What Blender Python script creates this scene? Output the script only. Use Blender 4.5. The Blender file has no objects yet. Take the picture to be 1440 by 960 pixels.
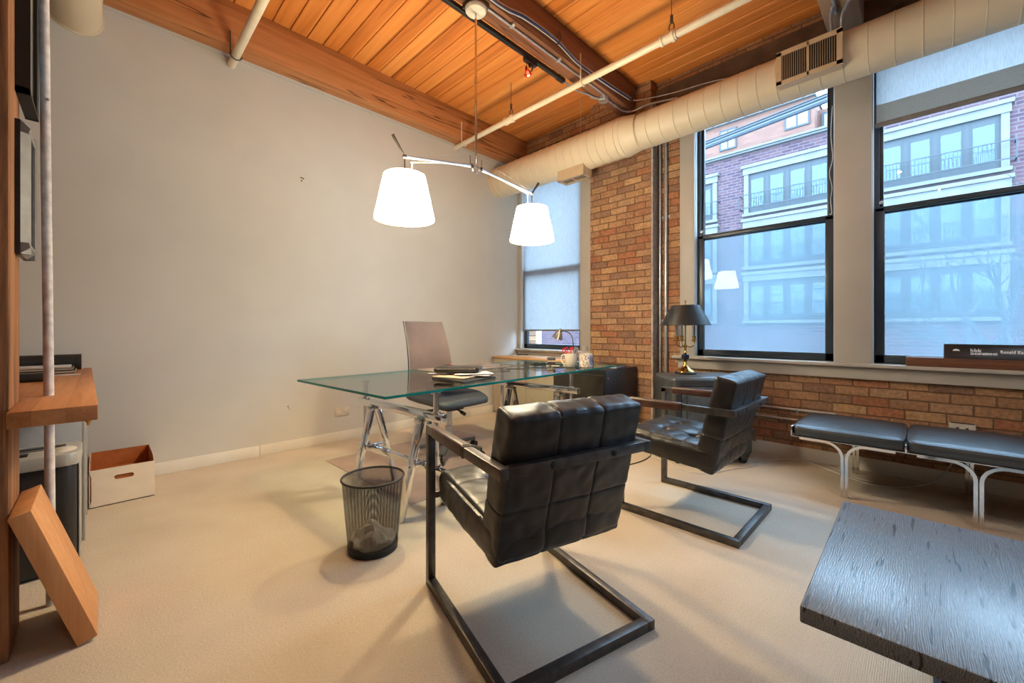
import bpy, bmesh, math, random
from mathutils import Vector, Matrix, Euler, noise
random.seed(7)
SC = bpy.context.scene
COL = SC.collection
PI = math.pi
R = math.radians

# ---------------------------------------------------------------- colour / materials
def lin(c):
    out = []
    for v in c[:3]:
        v = v / 255.0
        out.append(v / 12.92 if v <= .04045 else ((v + .055) / 1.055) ** 2.4)
    return (out[0], out[1], out[2], 1.0)

def newmat(name):
    m = bpy.data.materials.new(name); m.use_nodes = True
    nt = m.node_tree
    b = nt.nodes.get('Principled BSDF')
    return m, nt, b

def N(nt, t, **kw):
    n = nt.nodes.new(t)
    for k, v in kw.items():
        if k in n.inputs.keys(): n.inputs[k].default_value = v
        else: setattr(n, k, v)
    return n

def L(nt, a, ao, b, bi): nt.links.new(a.outputs[ao], b.inputs[bi])

def coords(nt, scale=(1, 1, 1), rot=(0, 0, 0)):
    tc = N(nt, 'ShaderNodeTexCoord'); mp = N(nt, 'ShaderNodeMapping')
    mp.inputs['Scale'].default_value = scale; mp.inputs['Rotation'].default_value = rot
    L(nt, tc, 'Object', mp, 'Vector')
    return mp

def ramp(nt, stops):
    r = N(nt, 'ShaderNodeValToRGB')
    e = r.color_ramp.elements
    while len(e) < len(stops): e.new(.5)
    for i, (p, c) in enumerate(stops):
        e[i].position = p; e[i].color = lin(c)
    return r

def bump(nt, b, src, out, strength=.2, dist=.01):
    bp = N(nt, 'ShaderNodeBump'); bp.inputs['Strength'].default_value = strength; bp.inputs['Distance'].default_value = dist
    L(nt, src, out, bp, 'Height'); L(nt, bp, 'Normal', b, 'Normal')

def pm(name, rgb, rough=.5, metal=0., var=.06, scale=18., bmp=0., bscale=None, spec=.5, coat=0., dist=.004):
    m, nt, b = newmat(name)
    b.inputs['Roughness'].default_value = rough; b.inputs['Metallic'].default_value = metal
    b.inputs['Specular IOR Level'].default_value = spec
    b.inputs['Coat Weight'].default_value = coat
    mp = coords(nt)
    nz = N(nt, 'ShaderNodeTexNoise'); nz.inputs['Scale'].default_value = scale; nz.inputs['Detail'].default_value = 4
    L(nt, mp, 'Vector', nz, 'Vector')
    lo = tuple(max(0, v * (1 - var)) for v in rgb); hi = tuple(min(255, v * (1 + var)) for v in rgb)
    r = ramp(nt, [(.3, lo), (.7, hi)])
    L(nt, nz, 'Fac', r, 'Fac'); L(nt, r, 'Color', b, 'Base Color')
    if bmp:
        n2 = N(nt, 'ShaderNodeTexNoise'); n2.inputs['Scale'].default_value = bscale or scale * 6; n2.inputs['Detail'].default_value = 5
        L(nt, mp, 'Vector', n2, 'Vector'); bump(nt, b, n2, 'Fac', bmp, dist)
    return m

def wood(name, stops, axis=0, grain=38., rough=.5, bmp=.15, stretch=.05, board=None, board_axis=1, spec=.4, cracks=0.):
    """plank wood: noise drawn out along axis; board = plank width (tone differs from plank to plank)"""
    m, nt, b = newmat(name)
    b.inputs['Roughness'].default_value = rough; b.inputs['Specular IOR Level'].default_value = spec
    sc = [1, 1, 1]; sc[axis] = stretch
    mp = coords(nt, tuple(sc))
    vec, vo = mp, 'Vector'
    wn = None
    if board:
        tc = N(nt, 'ShaderNodeTexCoord'); sep = N(nt, 'ShaderNodeSeparateXYZ'); L(nt, tc, 'Object', sep, 'Vector')
        dv = N(nt, 'ShaderNodeMath', operation='DIVIDE'); dv.inputs[1].default_value = board
        L(nt, sep, 'XYZ'[board_axis], dv, 0)
        fl = N(nt, 'ShaderNodeMath', operation='FLOOR'); L(nt, dv, 'Value', fl, 0)
        wn = N(nt, 'ShaderNodeTexWhiteNoise', noise_dimensions='1D'); L(nt, fl, 'Value', wn, 'W')
        ad = N(nt, 'ShaderNodeVectorMath', operation='MULTIPLY_ADD'); ad.inputs[1].default_value = (9, 9, 9)
        L(nt, wn, 'Color', ad, 0); L(nt, mp, 'Vector', ad, 2)
        vec, vo = ad, 'Vector'
    n1 = N(nt, 'ShaderNodeTexNoise'); n1.inputs['Scale'].default_value = grain; n1.inputs['Detail'].default_value = 6; n1.inputs['Roughness'].default_value = .65
    n1.inputs['Distortion'].default_value = .6
    L(nt, vec, vo, n1, 'Vector')
    n2 = N(nt, 'ShaderNodeTexNoise'); n2.inputs['Scale'].default_value = grain * .16; n2.inputs['Detail'].default_value = 3
    L(nt, vec, vo, n2, 'Vector')
    mx = N(nt, 'ShaderNodeMath', operation='MULTIPLY_ADD'); mx.inputs[1].default_value = .55
    hf = N(nt, 'ShaderNodeMath', operation='MULTIPLY'); hf.inputs[1].default_value = .45
    L(nt, n2, 'Fac', hf, 0); L(nt, n1, 'Fac', mx, 0); L(nt, hf, 'Value', mx, 2)
    src = mx
    if wn:
        a2 = N(nt, 'ShaderNodeMath', operation='MULTIPLY_ADD'); a2.inputs[1].default_value = .22
        L(nt, wn, 'Value', a2, 0)
        sb = N(nt, 'ShaderNodeMath', operation='SUBTRACT'); sb.inputs[1].default_value = .11
        L(nt, mx, 'Value', sb, 0); L(nt, sb, 'Value', a2, 2); src = a2
    r = ramp(nt, stops); L(nt, src, 'Value', r, 'Fac'); L(nt, r, 'Color', b, 'Base Color')
    if cracks:      # long drying checks that wander along the grain
        sc[axis] = .03; mc = coords(nt, tuple(sc)); nc = N(nt, 'ShaderNodeTexNoise'); nc.inputs['Scale'].default_value = 7; nc.inputs['Detail'].default_value = 3; L(nt, mc, 'Vector', nc, 'Vector')
        d = N(nt, 'ShaderNodeMath', operation='SUBTRACT'); d.inputs[1].default_value = .5; L(nt, nc, 'Fac', d, 0)
        ab = N(nt, 'ShaderNodeMath', operation='ABSOLUTE'); L(nt, d, 'Value', ab, 0)
        rg = N(nt, 'ShaderNodeMapRange'); rg.inputs['From Min'].default_value = .002; rg.inputs['From Max'].default_value = .009; rg.inputs['To Min'].default_value = cracks; rg.inputs['To Max'].default_value = 0; L(nt, ab, 'Value', rg, 'Value')
        mk = N(nt, 'ShaderNodeMix', data_type='RGBA'); L(nt, rg, 0, mk, 0); L(nt, r, 'Color', mk, 6); mk.inputs[7].default_value = lin((58, 34, 20)); nt.links.new(mk.outputs[2], b.inputs['Base Color'])
    bump(nt, b, n1, 'Fac', bmp, .004)
    return m

def brick_mat(name, cols, mortar, bl=.215, bh=.073, mw=.010, axes=(0, 2), bmp=.6, rough=.85, wob=.006, mix_noise=.35):
    """bricks in running bond, every brick its own tone"""
    m, nt, b = newmat(name)
    b.inputs['Roughness'].default_value = rough; b.inputs['Specular IOR Level'].default_value = .2
    tc = N(nt, 'ShaderNodeTexCoord')
    nz = N(nt, 'ShaderNodeTexNoise'); nz.inputs['Scale'].default_value = 9; nz.inputs['Detail'].default_value = 5
    L(nt, tc, 'Object', nz, 'Vector')
    ad = N(nt, 'ShaderNodeVectorMath', operation='MULTIPLY_ADD'); ad.inputs[1].default_value = (wob * 2, wob * 2, wob * 2)
    L(nt, nz, 'Color', ad, 0); L(nt, tc, 'Object', ad, 2)
    sep = N(nt, 'ShaderNodeSeparateXYZ'); L(nt, ad, 'Vector', sep, 'Vector')
    def mth(op, a, bb=None, c=None):
        n = N(nt, 'ShaderNodeMath', operation=op)
        for i, v in enumerate((a, bb, c)):
            if v is None: continue
            if isinstance(v, (int, float)): n.inputs[i].default_value = v
            else: nt.links.new(v, n.inputs[i])
        return n.outputs[0]
    U = sep.outputs['XYZ'[axes[0]]]; V = sep.outputs['XYZ'[axes[1]]]
    v = mth('DIVIDE', V, bh); row = mth('FLOOR', v); fv = mth('SUBTRACT', v, row)
    off = mth('MULTIPLY', mth('MODULO', row, 2.0), .5)
    jit = N(nt, 'ShaderNodeTexWhiteNoise', noise_dimensions='1D'); nt.links.new(row, jit.inputs['W'])
    u = mth('ADD', mth('ADD', mth('DIVIDE', U, bl), off), mth('MULTIPLY', jit.outputs['Value'], .25))
    col = mth('FLOOR', u); fu = mth('SUBTRACT', u, col)
    du = mth('MULTIPLY', mth('MINIMUM', fu, mth('SUBTRACT', 1.0, fu)), bl)
    dv = mth('MULTIPLY', mth('MINIMUM', fv, mth('SUBTRACT', 1.0, fv)), bh)
    d = mth('MINIMUM', du, dv)
    mask = N(nt, 'ShaderNodeMapRange'); mask.inputs['From Min'].default_value = mw * .35; mask.inputs['From Max'].default_value = mw * .75
    nt.links.new(d, mask.inputs['Value'])
    cx = N(nt, 'ShaderNodeCombineXYZ'); nt.links.new(row, cx.inputs[0]); nt.links.new(col, cx.inputs[1])
    wn = N(nt, 'ShaderNodeTexWhiteNoise', noise_dimensions='2D'); L(nt, cx, 'Vector', wn, 'Vector')
    r = ramp(nt, [(i / (len(cols)), c) for i, c in enumerate(cols)]); r.color_ramp.interpolation = 'CONSTANT'
    L(nt, wn, 'Value', r, 'Fac')
    n3 = N(nt, 'ShaderNodeTexNoise'); n3.inputs['Scale'].default_value = 40; n3.inputs['Detail'].default_value = 6
    L(nt, tc, 'Object', n3, 'Vector')
    n5 = N(nt, 'ShaderNodeTexNoise'); n5.inputs['Scale'].default_value = 5; n5.inputs['Detail'].default_value = 5; n5.inputs['Roughness'].default_value = .7
    L(nt, tc, 'Object', n5, 'Vector')
    o2 = N(nt, 'ShaderNodeMix', data_type='RGBA', blend_type='OVERLAY'); o2.inputs[0].default_value = mix_noise * .9
    L(nt, r, 'Color', o2, 6); nt.links.new(n5.outputs['Fac'], o2.inputs[7])
    ov = N(nt, 'ShaderNodeMix', data_type='RGBA', blend_type='OVERLAY'); ov.inputs[0].default_value = mix_noise
    nt.links.new(o2.outputs[2], ov.inputs[6]); nt.links.new(n3.outputs['Fac'], ov.inputs[7])
    mx = N(nt, 'ShaderNodeMix', data_type='RGBA'); nt.links.new(mask.outputs[0], mx.inputs[0])
    mx.inputs[6].default_value = lin(mortar); nt.links.new(ov.outputs[2], mx.inputs[7])
    nt.links.new(mx.outputs[2], b.inputs['Base Color'])
    hh = mth('ADD', mask.outputs[0], mth('MULTIPLY', n3.outputs['Fac'], .5))
    bp = N(nt, 'ShaderNodeBump'); bp.inputs['Strength'].default_value = bmp; bp.inputs['Distance'].default_value = .008
    nt.links.new(hh, bp.inputs['Height']); L(nt, bp, 'Normal', b, 'Normal')
    return m

def thin_glass(name, tint=(235, 242, 244), gloss=1.0, ior=1.45, rough=.0, dirt=0., dirtcol=(200, 215, 225)):
    """architectural glass pane: clear transmission plus a Fresnel reflection (and, if dirty, a thin film)"""
    m, nt, b = newmat(name); nt.nodes.remove(b)
    out = nt.nodes.get('Material Output')
    tr = N(nt, 'ShaderNodeBsdfTransparent'); tr.inputs['Color'].default_value = lin(tint)
    gl = N(nt, 'ShaderNodeBsdfGlossy'); gl.inputs['Roughness'].default_value = rough
    fr = N(nt, 'ShaderNodeFresnel'); fr.inputs['IOR'].default_value = ior
    # the pane does not bend the ray, so both of its faces must reflect like the outside of glass
    ge = N(nt, 'ShaderNodeNewGeometry'); io = N(nt, 'ShaderNodeMapRange'); io.inputs['To Min'].default_value = ior; io.inputs['To Max'].default_value = 1 / ior
    L(nt, ge, 'Backfacing', io, 'Value'); L(nt, io, 0, fr, 'IOR')
    ml = N(nt, 'ShaderNodeMath', operation='MULTIPLY', use_clamp=True); ml.inputs[1].default_value = gloss
    L(nt, fr, 'Fac', ml, 0)
    base = tr
    if dirt > 0:
        tl = N(nt, 'ShaderNodeBsdfTranslucent'); tl.inputs['Color'].default_value = lin(dirtcol)
        nz = N(nt, 'ShaderNodeTexNoise'); nz.inputs['Scale'].default_value = 3; nz.inputs['Detail'].default_value = 5
        mp = coords(nt); L(nt, mp, 'Vector', nz, 'Vector')
        m2 = N(nt, 'ShaderNodeMath', operation='MULTIPLY'); m2.inputs[1].default_value = dirt * 2; L(nt, nz, 'Fac', m2, 0)
        mxd = N(nt, 'ShaderNodeMixShader'); L(nt, m2, 'Value', mxd, 0); L(nt, tr, 0, mxd, 1); L(nt, tl, 0, mxd, 2); base = mxd
    mx = N(nt, 'ShaderNodeMixShader'); L(nt, ml, 'Value', mx, 0); L(nt, base, 0, mx, 1); L(nt, gl, 0, mx, 2)
    L(nt, mx, 0, out, 'Surface')
    return m

def fabric_trans(name, rgb, trans=.5, see=.0, scale=600, axis_noise=(1, 1, 1), bmp=.0):
    """woven cloth that lets light through: diffuse + translucent (+ open weave)"""
    m, nt, b = newmat(name); nt.nodes.remove(b)
    out = nt.nodes.get('Material Output')
    mp = coords(nt, axis_noise)
    nz = N(nt, 'ShaderNodeTexNoise'); nz.inputs['Scale'].default_value = scale; nz.inputs['Detail'].default_value = 2
    L(nt, mp, 'Vector', nz, 'Vector')
    lo = tuple(v * .93 for v in rgb); hi = tuple(min(255, v * 1.05) for v in rgb)
    r = ramp(nt, [(.3, lo), (.7, hi)]); L(nt, nz, 'Fac', r, 'Fac')
    df = N(nt, 'ShaderNodeBsdfDiffuse'); tl = N(nt, 'ShaderNodeBsdfTranslucent')
    L(nt, r, 'Color', df, 'Color'); L(nt, r, 'Color', tl, 'Color')
    mx = N(nt, 'ShaderNodeMixShader'); mx.inputs[0].default_value = trans
    L(nt, df, 0, mx, 1); L(nt, tl, 0, mx, 2)
    last = mx
    if see > 0:
        tp = N(nt, 'ShaderNodeBsdfTransparent'); m2 = N(nt, 'ShaderNodeMixShader'); m2.inputs[0].default_value = see
        L(nt, mx, 0, m2, 1); L(nt, tp, 0, m2, 2); last = m2
    L(nt, last, 0, out, 'Surface')
    return m

def emit(name, rgb, strength):
    m, nt, b = newmat(name)
    b.inputs['Base Color'].default_value = lin(rgb)
    b.inputs['Emission Color'].default_value = lin(rgb); b.inputs['Emission Strength'].default_value = strength
    return m

# ---------------------------------------------------------------- mesh builder
class MB:
    def __init__(s): s.bm = bmesh.new(); s.mi = 0
    def _mark(s, n0):
        s.bm.faces.ensure_lookup_table()
        for f in s.bm.faces[n0:]: f.material_index = s.mi
    def box(s, lo, hi, M=None, bev=0., seg=2):
        n0 = len(s.bm.faces)
        v = []
        for z in (lo[2], hi[2]):
            for x, y in ((lo[0], lo[1]), (hi[0], lo[1]), (hi[0], hi[1]), (lo[0], hi[1])):
                p = Vector((x, y, z)); p = M @ p if M else p
                v.append(s.bm.verts.new(p))
        fs = [s.bm.faces.new([v[i] for i in q]) for q in ((3, 2, 1, 0), (4, 5, 6, 7), (0, 1, 5, 4), (1, 2, 6, 5), (2, 3, 7, 6), (3, 0, 4, 7))]
        if bev > 0:
            es = list({e for f in fs for e in f.edges})
            bmesh.ops.bevel(s.bm, geom=es, offset=bev, segments=seg, affect='EDGES', profile=.5)
        s._mark(n0); return s
    def sheet(s, *pts):
        n0 = len(s.bm.faces); s.bm.faces.new([s.bm.verts.new(p) for p in pts]); s._mark(n0); return s
    def bar(s, a, b, w, h, up=(0, 0, 1), bev=0.):
        """rectangular bar from a to b, w across, h along 'up'"""
        a = Vector(a); b = Vector(b); d = (b - a); l = d.length; d.normalize()
        u = Vector(up); x = d.cross(u)
        if x.length < 1e-5: u = Vector((0, 1, 0)); x = d.cross(u)
        x.normalize(); u = x.cross(d).normalized()
        M = Matrix((x, d, u)).transposed().to_4x4(); M.translation = a
        return s.box((-w / 2, 0, -h / 2), (w / 2, l, h / 2), M, bev)
    def cyl(s, a, b, r, r2=None, seg=20, caps=True):
        return s.tube([a, b], [r, r if r2 is None else r2], seg, caps)
    def tube(s, path, r, seg=10, caps=True, closed=False):
        n0 = len(s.bm.faces)
        P = [Vector(p) for p in path]; n = len(P)
        rs = r if isinstance(r, (list, tuple)) else [r] * n
        T = []
        for i in range(n):
            if closed: t = P[(i + 1) % n] - P[i - 1]
            else: t = P[min(i + 1, n - 1)] - P[max(i - 1, 0)]
            T.append(t.normalized())
        u = T[0].cross(Vector((0, 0, 1)))
        if u.length < 1e-3: u = T[0].cross(Vector((0, 1, 0)))
        u.normalize(); rings = []
        for i in range(n):
            u = (u - T[i] * u.dot(T[i]))
            if u.length < 1e-6: u = T[i].orthogonal()
            u.normalize(); w = T[i].cross(u)
            rings.append([s.bm.verts.new(P[i] + (u * math.cos(2 * PI * k / seg) + w * math.sin(2 * PI * k / seg)) * rs[i]) for k in range(seg)])
        for i in range(n if closed else n - 1):
            A, B = rings[i], rings[(i + 1) % n]
            for k in range(seg):
                s.bm.faces.new((A[k], A[(k + 1) % seg], B[(k + 1) % seg], B[k]))
        if caps and not closed:
            s.bm.faces.new(rings[0][::-1]); s.bm.faces.new(rings[-1])
        s._mark(n0); return s
    def lathe(s, prof, c=(0, 0, 0), seg=32, M=None, sx=1., sy=1.):
        """profile of (radius, z); open ends with radius 0 close to a point"""
        n0 = len(s.bm.faces); c = Vector(c); rings = []
        for r, z in prof:
            if r < 1e-6:
                p = Vector((0, 0, z)); p = M @ p if M else p + c
                rings.append([s.bm.verts.new(p)])
            else:
                ring = []
                for k in range(seg):
                    p = Vector((r * math.cos(2 * PI * k / seg) * sx, r * math.sin(2 * PI * k / seg) * sy, z)); p = M @ p if M else p + c
                    ring.append(s.bm.verts.new(p))
                rings.append(ring)
        for A, B in zip(rings[:-1], rings[1:]):
            for k in range(seg):
                a0, a1 = A[k % len(A)], A[(k + 1) % len(A)]; b0, b1 = B[k % len(B)], B[(k + 1) % len(B)]
                vs = []
                for v in (a0, a1, b1, b0):
                    if v not in vs: vs.append(v)
                if len(vs) > 2: s.bm.faces.new(vs)
        s._mark(n0); return s
    def prism(s, poly, d0, d1, axes=(0, 2, 1), M=None, bev=0.):
        """2-D polygon in axes[0],axes[1], extruded along axes[2] from d0 to d1"""
        n0 = len(s.bm.faces)
        def P(a, b, d):
            v = [0, 0, 0]; v[axes[0]] = a; v[axes[1]] = b; v[axes[2]] = d
            v = Vector(v); return M @ v if M else v
        A = [s.bm.verts.new(P(a, b, d0)) for a, b in poly]; B = [s.bm.verts.new(P(a, b, d1)) for a, b in poly]
        n = len(poly); fs = [s.bm.faces.new(A), s.bm.faces.new(B[::-1])]
        for i in range(n): fs.append(s.bm.faces.new((A[i], B[i], B[(i + 1) % n], A[(i + 1) % n])))
        bmesh.ops.recalc_face_normals(s.bm, faces=fs)
        if bev > 0:
            bmesh.ops.bevel(s.bm, geom=list({e for f in fs for e in f.edges}), offset=bev, segments=2, affect='EDGES', profile=.5)
        s._mark(n0); return s
    def cushion(s, half, M, r=.02, n=(40, 40, 10), puff=.006, seams=(), buttons=(), sd=.006, sw=.007, bd=.02, bw=.03, wrinkle=.0015, puff_faces=None):
        """rounded padded block; seams = [(axis, value)] grooves, buttons = [(axis_face, a, b)] tufts"""
        n0 = len(s.bm.faces); hx, hy, hz = half; cache = {}
        def disp(p):
            q = Vector((max(-hx + r, min(hx - r, p[0])), max(-hy + r, min(hy - r, p[1])), max(-hz + r, min(hz - r, p[2]))))
            d = p - q
            nn = d.normalized() if d.length > 1e-9 else Vector((0, 0, 1))
            pos = q + nn * r
            e = [1 - (abs(p[i]) / half[i]) ** 2 for i in range(3)]
            dom = max(range(3), key=lambda i: abs(p[i]) / half[i])
            o = [i for i in range(3) if i != dom]
            amt = puff * max(0, e[o[0]]) ** .6 * max(0, e[o[1]]) ** .6
            for ax, val in seams:
                if ax != dom: amt -= sd * math.exp(-((p[ax] - val) / sw) ** 2)
                if ax != dom: amt += sd * .2 * (1 - math.exp(-((p[ax] - val) / (sw * 5)) ** 2))
            for ax, sg, a, b2 in buttons:
                if ax == dom and p[ax] * sg > 0:
                    rr = math.hypot(p[o[0]] - a, p[o[1]] - b2)
                    amt -= bd * math.exp(-(rr / bw) ** 2) + bd * .5 * math.exp(-(rr / (bw * 2.4)) ** 2)
            amt += wrinkle * noise.noise(Vector((p[0] * 22, p[1] * 22, p[2] * 22 + hx * 7)))
            return pos + nn * amt
        def vert(i, j, k):
            key = (i, j, k)
            if key not in cache:
                p = Vector((-hx + 2 * hx * i / n[0], -hy + 2 * hy * j / n[1], -hz + 2 * hz * k / n[2]))
                cache[key] = s.bm.verts.new(M @ disp(p))
            return cache[key]
        for i in range(n[0]):
            for j in range(n[1]):
                s.bm.faces.new((vert(i, j, 0), vert(i, j + 1, 0), vert(i + 1, j + 1, 0), vert(i + 1, j, 0)))
                s.bm.faces.new((vert(i, j, n[2]), vert(i + 1, j, n[2]), vert(i + 1, j + 1, n[2]), vert(i, j + 1, n[2])))
        for i in range(n[0]):
            for k in range(n[2]):
                s.bm.faces.new((vert(i, 0, k), vert(i + 1, 0, k), vert(i + 1, 0, k + 1), vert(i, 0, k + 1)))
                s.bm.faces.new((vert(i, n[1], k), vert(i, n[1], k + 1), vert(i + 1, n[1], k + 1), vert(i + 1, n[1], k)))
        for j in range(n[1]):
            for k in range(n[2]):
                s.bm.faces.new((vert(0, j, k), vert(0, j, k + 1), vert(0, j + 1, k + 1), vert(0, j + 1, k)))
                s.bm.faces.new((vert(n[0], j, k), vert(n[0], j + 1, k), vert(n[0], j + 1, k + 1), vert(n[0], j, k + 1)))
        s._mark(n0); return s
    def sphere(s, c, r, seg=16, sz=1.):
        return s.lathe([(r * math.sin(PI * i / 10), -r * sz * math.cos(PI * i / 10)) for i in range(11)], c, seg)
    def build(s, name, mat, parent=None, smooth=True, local=False, ang=38):
        me = bpy.data.meshes.new(name)
        bmesh.ops.recalc_face_normals(s.bm, faces=s.bm.faces)
        s.bm.to_mesh(me); s.bm.free()
        for mt in (mat if isinstance(mat, (list, tuple)) else [mat]): me.materials.append(mt)
        o = bpy.data.objects.new(name, me); COL.objects.link(o)
        if parent is not None:
            o.parent = parent
            if not local:
                root = parent
                while root.parent: root = root.parent
                me.transform(root.matrix_basis.inverted())
        if smooth:
            me.shade_smooth(); me.set_sharp_from_angle(angle=R(ang))
        return o

def thing(name, label, cat, loc=(0, 0, 0), rz=0., group=None):
    o = bpy.data.objects.new(name, None); COL.objects.link(o)
    o.empty_display_size = .1; o.location = loc; o.rotation_euler = (0, 0, rz)
    return tag(o, label, cat, group)

def tag(o, label, cat, group=None, kind=None):
    o['label'] = label; o['category'] = cat
    if group: o['group'] = group
    if kind: o['kind'] = kind
    return o

def origin(o, p):
    """move a one-mesh object's origin to p, leaving the mesh where it is"""
    o.data.transform(Matrix.Translation(-Vector(p))); o.location = p; return o

def struct(o, label=None):
    o['kind'] = 'structure'
    if label: o['label'] = label
    return o

def copy_tree(o, parent=None):
    c = o.copy(); COL.objects.link(c)
    if parent is not None: c.parent = parent
    for ch in list(o.children): copy_tree(ch, c)
    return c

def arc(c, r, a0, a1, n, ax=(0, 2)):
    out = []
    for i in range(n + 1):
        a = a0 + (a1 - a0) * i / n; p = list(c); p[ax[0]] += r * math.cos(a); p[ax[1]] += r * math.sin(a); out.append(tuple(p))
    return out

def smooth_path(pts, n=8):
    """Catmull-Rom through the points"""
    P = [Vector(p) for p in pts]; out = []
    for i in range(len(P) - 1):
        p0 = P[max(i - 1, 0)]; p1 = P[i]; p2 = P[i + 1]; p3 = P[min(i + 2, len(P) - 1)]
        for k in range(n):
            t = k / n
            out.append(.5 * ((2 * p1) + (p2 - p0) * t + (2 * p0 - 5 * p1 + 4 * p2 - p3) * t * t + (-p0 + 3 * p1 - 3 * p2 + p3) * t ** 3))
    out.append(P[-1]); return out

def text_mesh(name, body, size, mat, M, parent, bold=0., ext=.0006, spacing=1., xs=1.):
    cu = bpy.data.curves.new('letters', 'FONT'); cu.body = body; cu.size = size; cu.extrude = ext; cu.offset = bold; cu.space_character = spacing
    tmp = bpy.data.objects.new('letters', cu)
    COL.objects.link(tmp)
    dg = bpy.context.evaluated_depsgraph_get()
    me = bpy.data.meshes.new_from_object(tmp.evaluated_get(dg))
    COL.objects.unlink(tmp); bpy.data.objects.remove(tmp); bpy.data.curves.remove(cu)
    me.name = name; me.transform(Matrix.Diagonal((xs, 1, 1, 1))); me.transform(M)
    me.materials.clear(); me.materials.append(mat)
    o = bpy.data.objects.new(name, me); COL.objects.link(o)
    o.parent = parent
    root = parent
    while root.parent: root = root.parent
    me.transform(root.matrix_basis.inverted())
    return o

# ---------------------------------------------------------------- light levels
SKY = 38.0         # overcast sky
PEND = 125         # each pendant bulb, watts
PENDC = (1, .70, .33)
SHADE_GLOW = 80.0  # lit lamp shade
SPOTS = [(4.9, -2.2, 50, 3.7, .3), (5.6, -3.2, 48, 4.6, -.2), (4.3, -4.6, 22, 3.6, -2.8), (3.9, -3.2, 26, 2.6, 0.0)]
SPOTC = (.96, .98, 1)
EXPO = -0.73

# ---------------------------------------------------------------- materials
M = {}
M['plaster'] = pm('grey_painted_plaster', (196, 192, 186), .75, var=.012, scale=3, bmp=.06, bscale=220, spec=.25)
M['carpet'] = None
M['white_trim'] = pm('white_baseboard_paint', (214, 208, 198), .5, var=.02, scale=6)
M['taupe'] = pm('taupe_casing_paint', (184, 176, 166), .45, var=.02, scale=4)
M['jamb'] = pm('pale_jamb_paint', (205, 210, 214), .45, var=.02, scale=4)
M['sash'] = pm('dark_bronze_sash', (42, 52, 62), .35, var=.06, scale=10, spec=.5)
M['duct'] = pm('cream_duct_paint', (214, 198, 172), .45, var=.02, scale=3)
M['vent'] = pm('tan_vent_paint', (196, 172, 142), .45, var=.03)
M['vent_dark'] = pm('shadowed_vent_interior', (40, 36, 33), .8)
M['cream_pipe'] = pm('cream_pipe_enamel', (226, 214, 192), .4, var=.02)
M['worn_pipe'] = pm('worn_white_pipe_paint', (206, 200, 198), .6, var=.10, scale=30, bmp=.15, bscale=90)
M['steel'] = pm('galvanised_steel', (196, 199, 204), .34, .75, var=.05, scale=30)
M['chrome'] = pm('polished_chrome', (225, 226, 228), .07, 1., var=.01)
M['arm_steel'] = pm('pale_blue_grey_arm', (168, 184, 204), .38, .35, var=.02)
M['satin'] = pm('satin_chrome', (205, 206, 208), .2, 1., var=.02)
M['iron'] = pm('dark_brushed_iron', (88, 84, 82), .40, .75, var=.14, scale=24, bmp=.08, bscale=160)
M['black'] = pm('black_plastic', (24, 24, 26), .38, var=.1)
M['black_matte'] = pm('matte_black_enamel', (26, 27, 29), .55, var=.1)
M['leather'] = pm('dark_brown_leather', (29, 27, 27), .37, var=.16, scale=14, bmp=.22, bscale=260, spec=.55, dist=.003)
M['leather_arm'] = pm('brown_leather_wrap', (66, 38, 30), .42, var=.18, scale=18, bmp=.2, bscale=220)
M['leather_black'] = pm('black_bench_leather', (32, 38, 44), .43, var=.1, scale=12, bmp=.1, bscale=280, spec=1.0)
M['shade_cloth'] = fabric_trans('cream_lampshade_cloth', (252, 242, 220), .5, see=0, scale=300)
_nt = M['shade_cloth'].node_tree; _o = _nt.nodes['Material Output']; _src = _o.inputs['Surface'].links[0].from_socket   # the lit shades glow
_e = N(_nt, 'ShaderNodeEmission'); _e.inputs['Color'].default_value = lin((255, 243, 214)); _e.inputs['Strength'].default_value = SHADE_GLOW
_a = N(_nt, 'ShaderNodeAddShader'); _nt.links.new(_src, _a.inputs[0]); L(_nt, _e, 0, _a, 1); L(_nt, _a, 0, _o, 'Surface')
M['brass'] = pm('polished_brass', (196, 158, 88), .18, 1., var=.05)
M['black_shade'] = pm('black_metal_shade', (34, 36, 40), .38, .2, var=.06)
M['crystal'] = thin_glass('clear_crystal', (225, 232, 236), 2.5, 1.5)
M['glass_top'] = thin_glass('clear_desk_glass', (246, 253, 250), 1.0, 1.5)
m, nt, b = newmat('teal_glass_edge'); b.inputs['Base Color'].default_value = lin((6, 124, 120)); b.inputs['Roughness'].default_value = .12
b.inputs['Subsurface Weight'].default_value = .0; b.inputs['Transmission Weight'].default_value = .25; b.inputs['IOR'].default_value = 1.5
M['glass_edge'] = m
M['pane'] = thin_glass('window_glass', (232, 240, 244), .22, 1.5)
M['pane_street'] = thin_glass('street_window_glass', (225, 236, 240), .35, 1.5)
M['screen'] = fabric_trans('insect_screen_mesh', (118, 138, 148), .7, see=.36, scale=500)
M['roller'] = fabric_trans('pale_roller_cloth', (166, 166, 166), .66, see=.0, scale=420, axis_noise=(1, 1, .05))
M['roller_hem'] = fabric_trans('roller_hem_cloth', (178, 176, 170), .5, scale=300)
M['hem_bar'] = pm('grey_hem_bar', (118, 112, 108), .5)
M['mauve'] = pm('mauve_leather', (134, 116, 112), .55, var=.05, scale=6, bmp=.12, bscale=240)
M['navy'] = pm('dark_slate_seat_leather', (58, 60, 72), .5, var=.06, scale=8, bmp=.1, bscale=240)
M['mat'] = pm('mauve_grey_chair_mat', (168, 142, 132), .45, var=.04, scale=8)
M['cab_black'] = wood('black_stained_wood', [(.3, (24, 26, 30)), (.7, (44, 46, 52))], axis=2, grain=40, rough=.4, bmp=.08)
M['cab_brown'] = pm('dark_drawer_front', (48, 42, 38), .5, var=.12)
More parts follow.
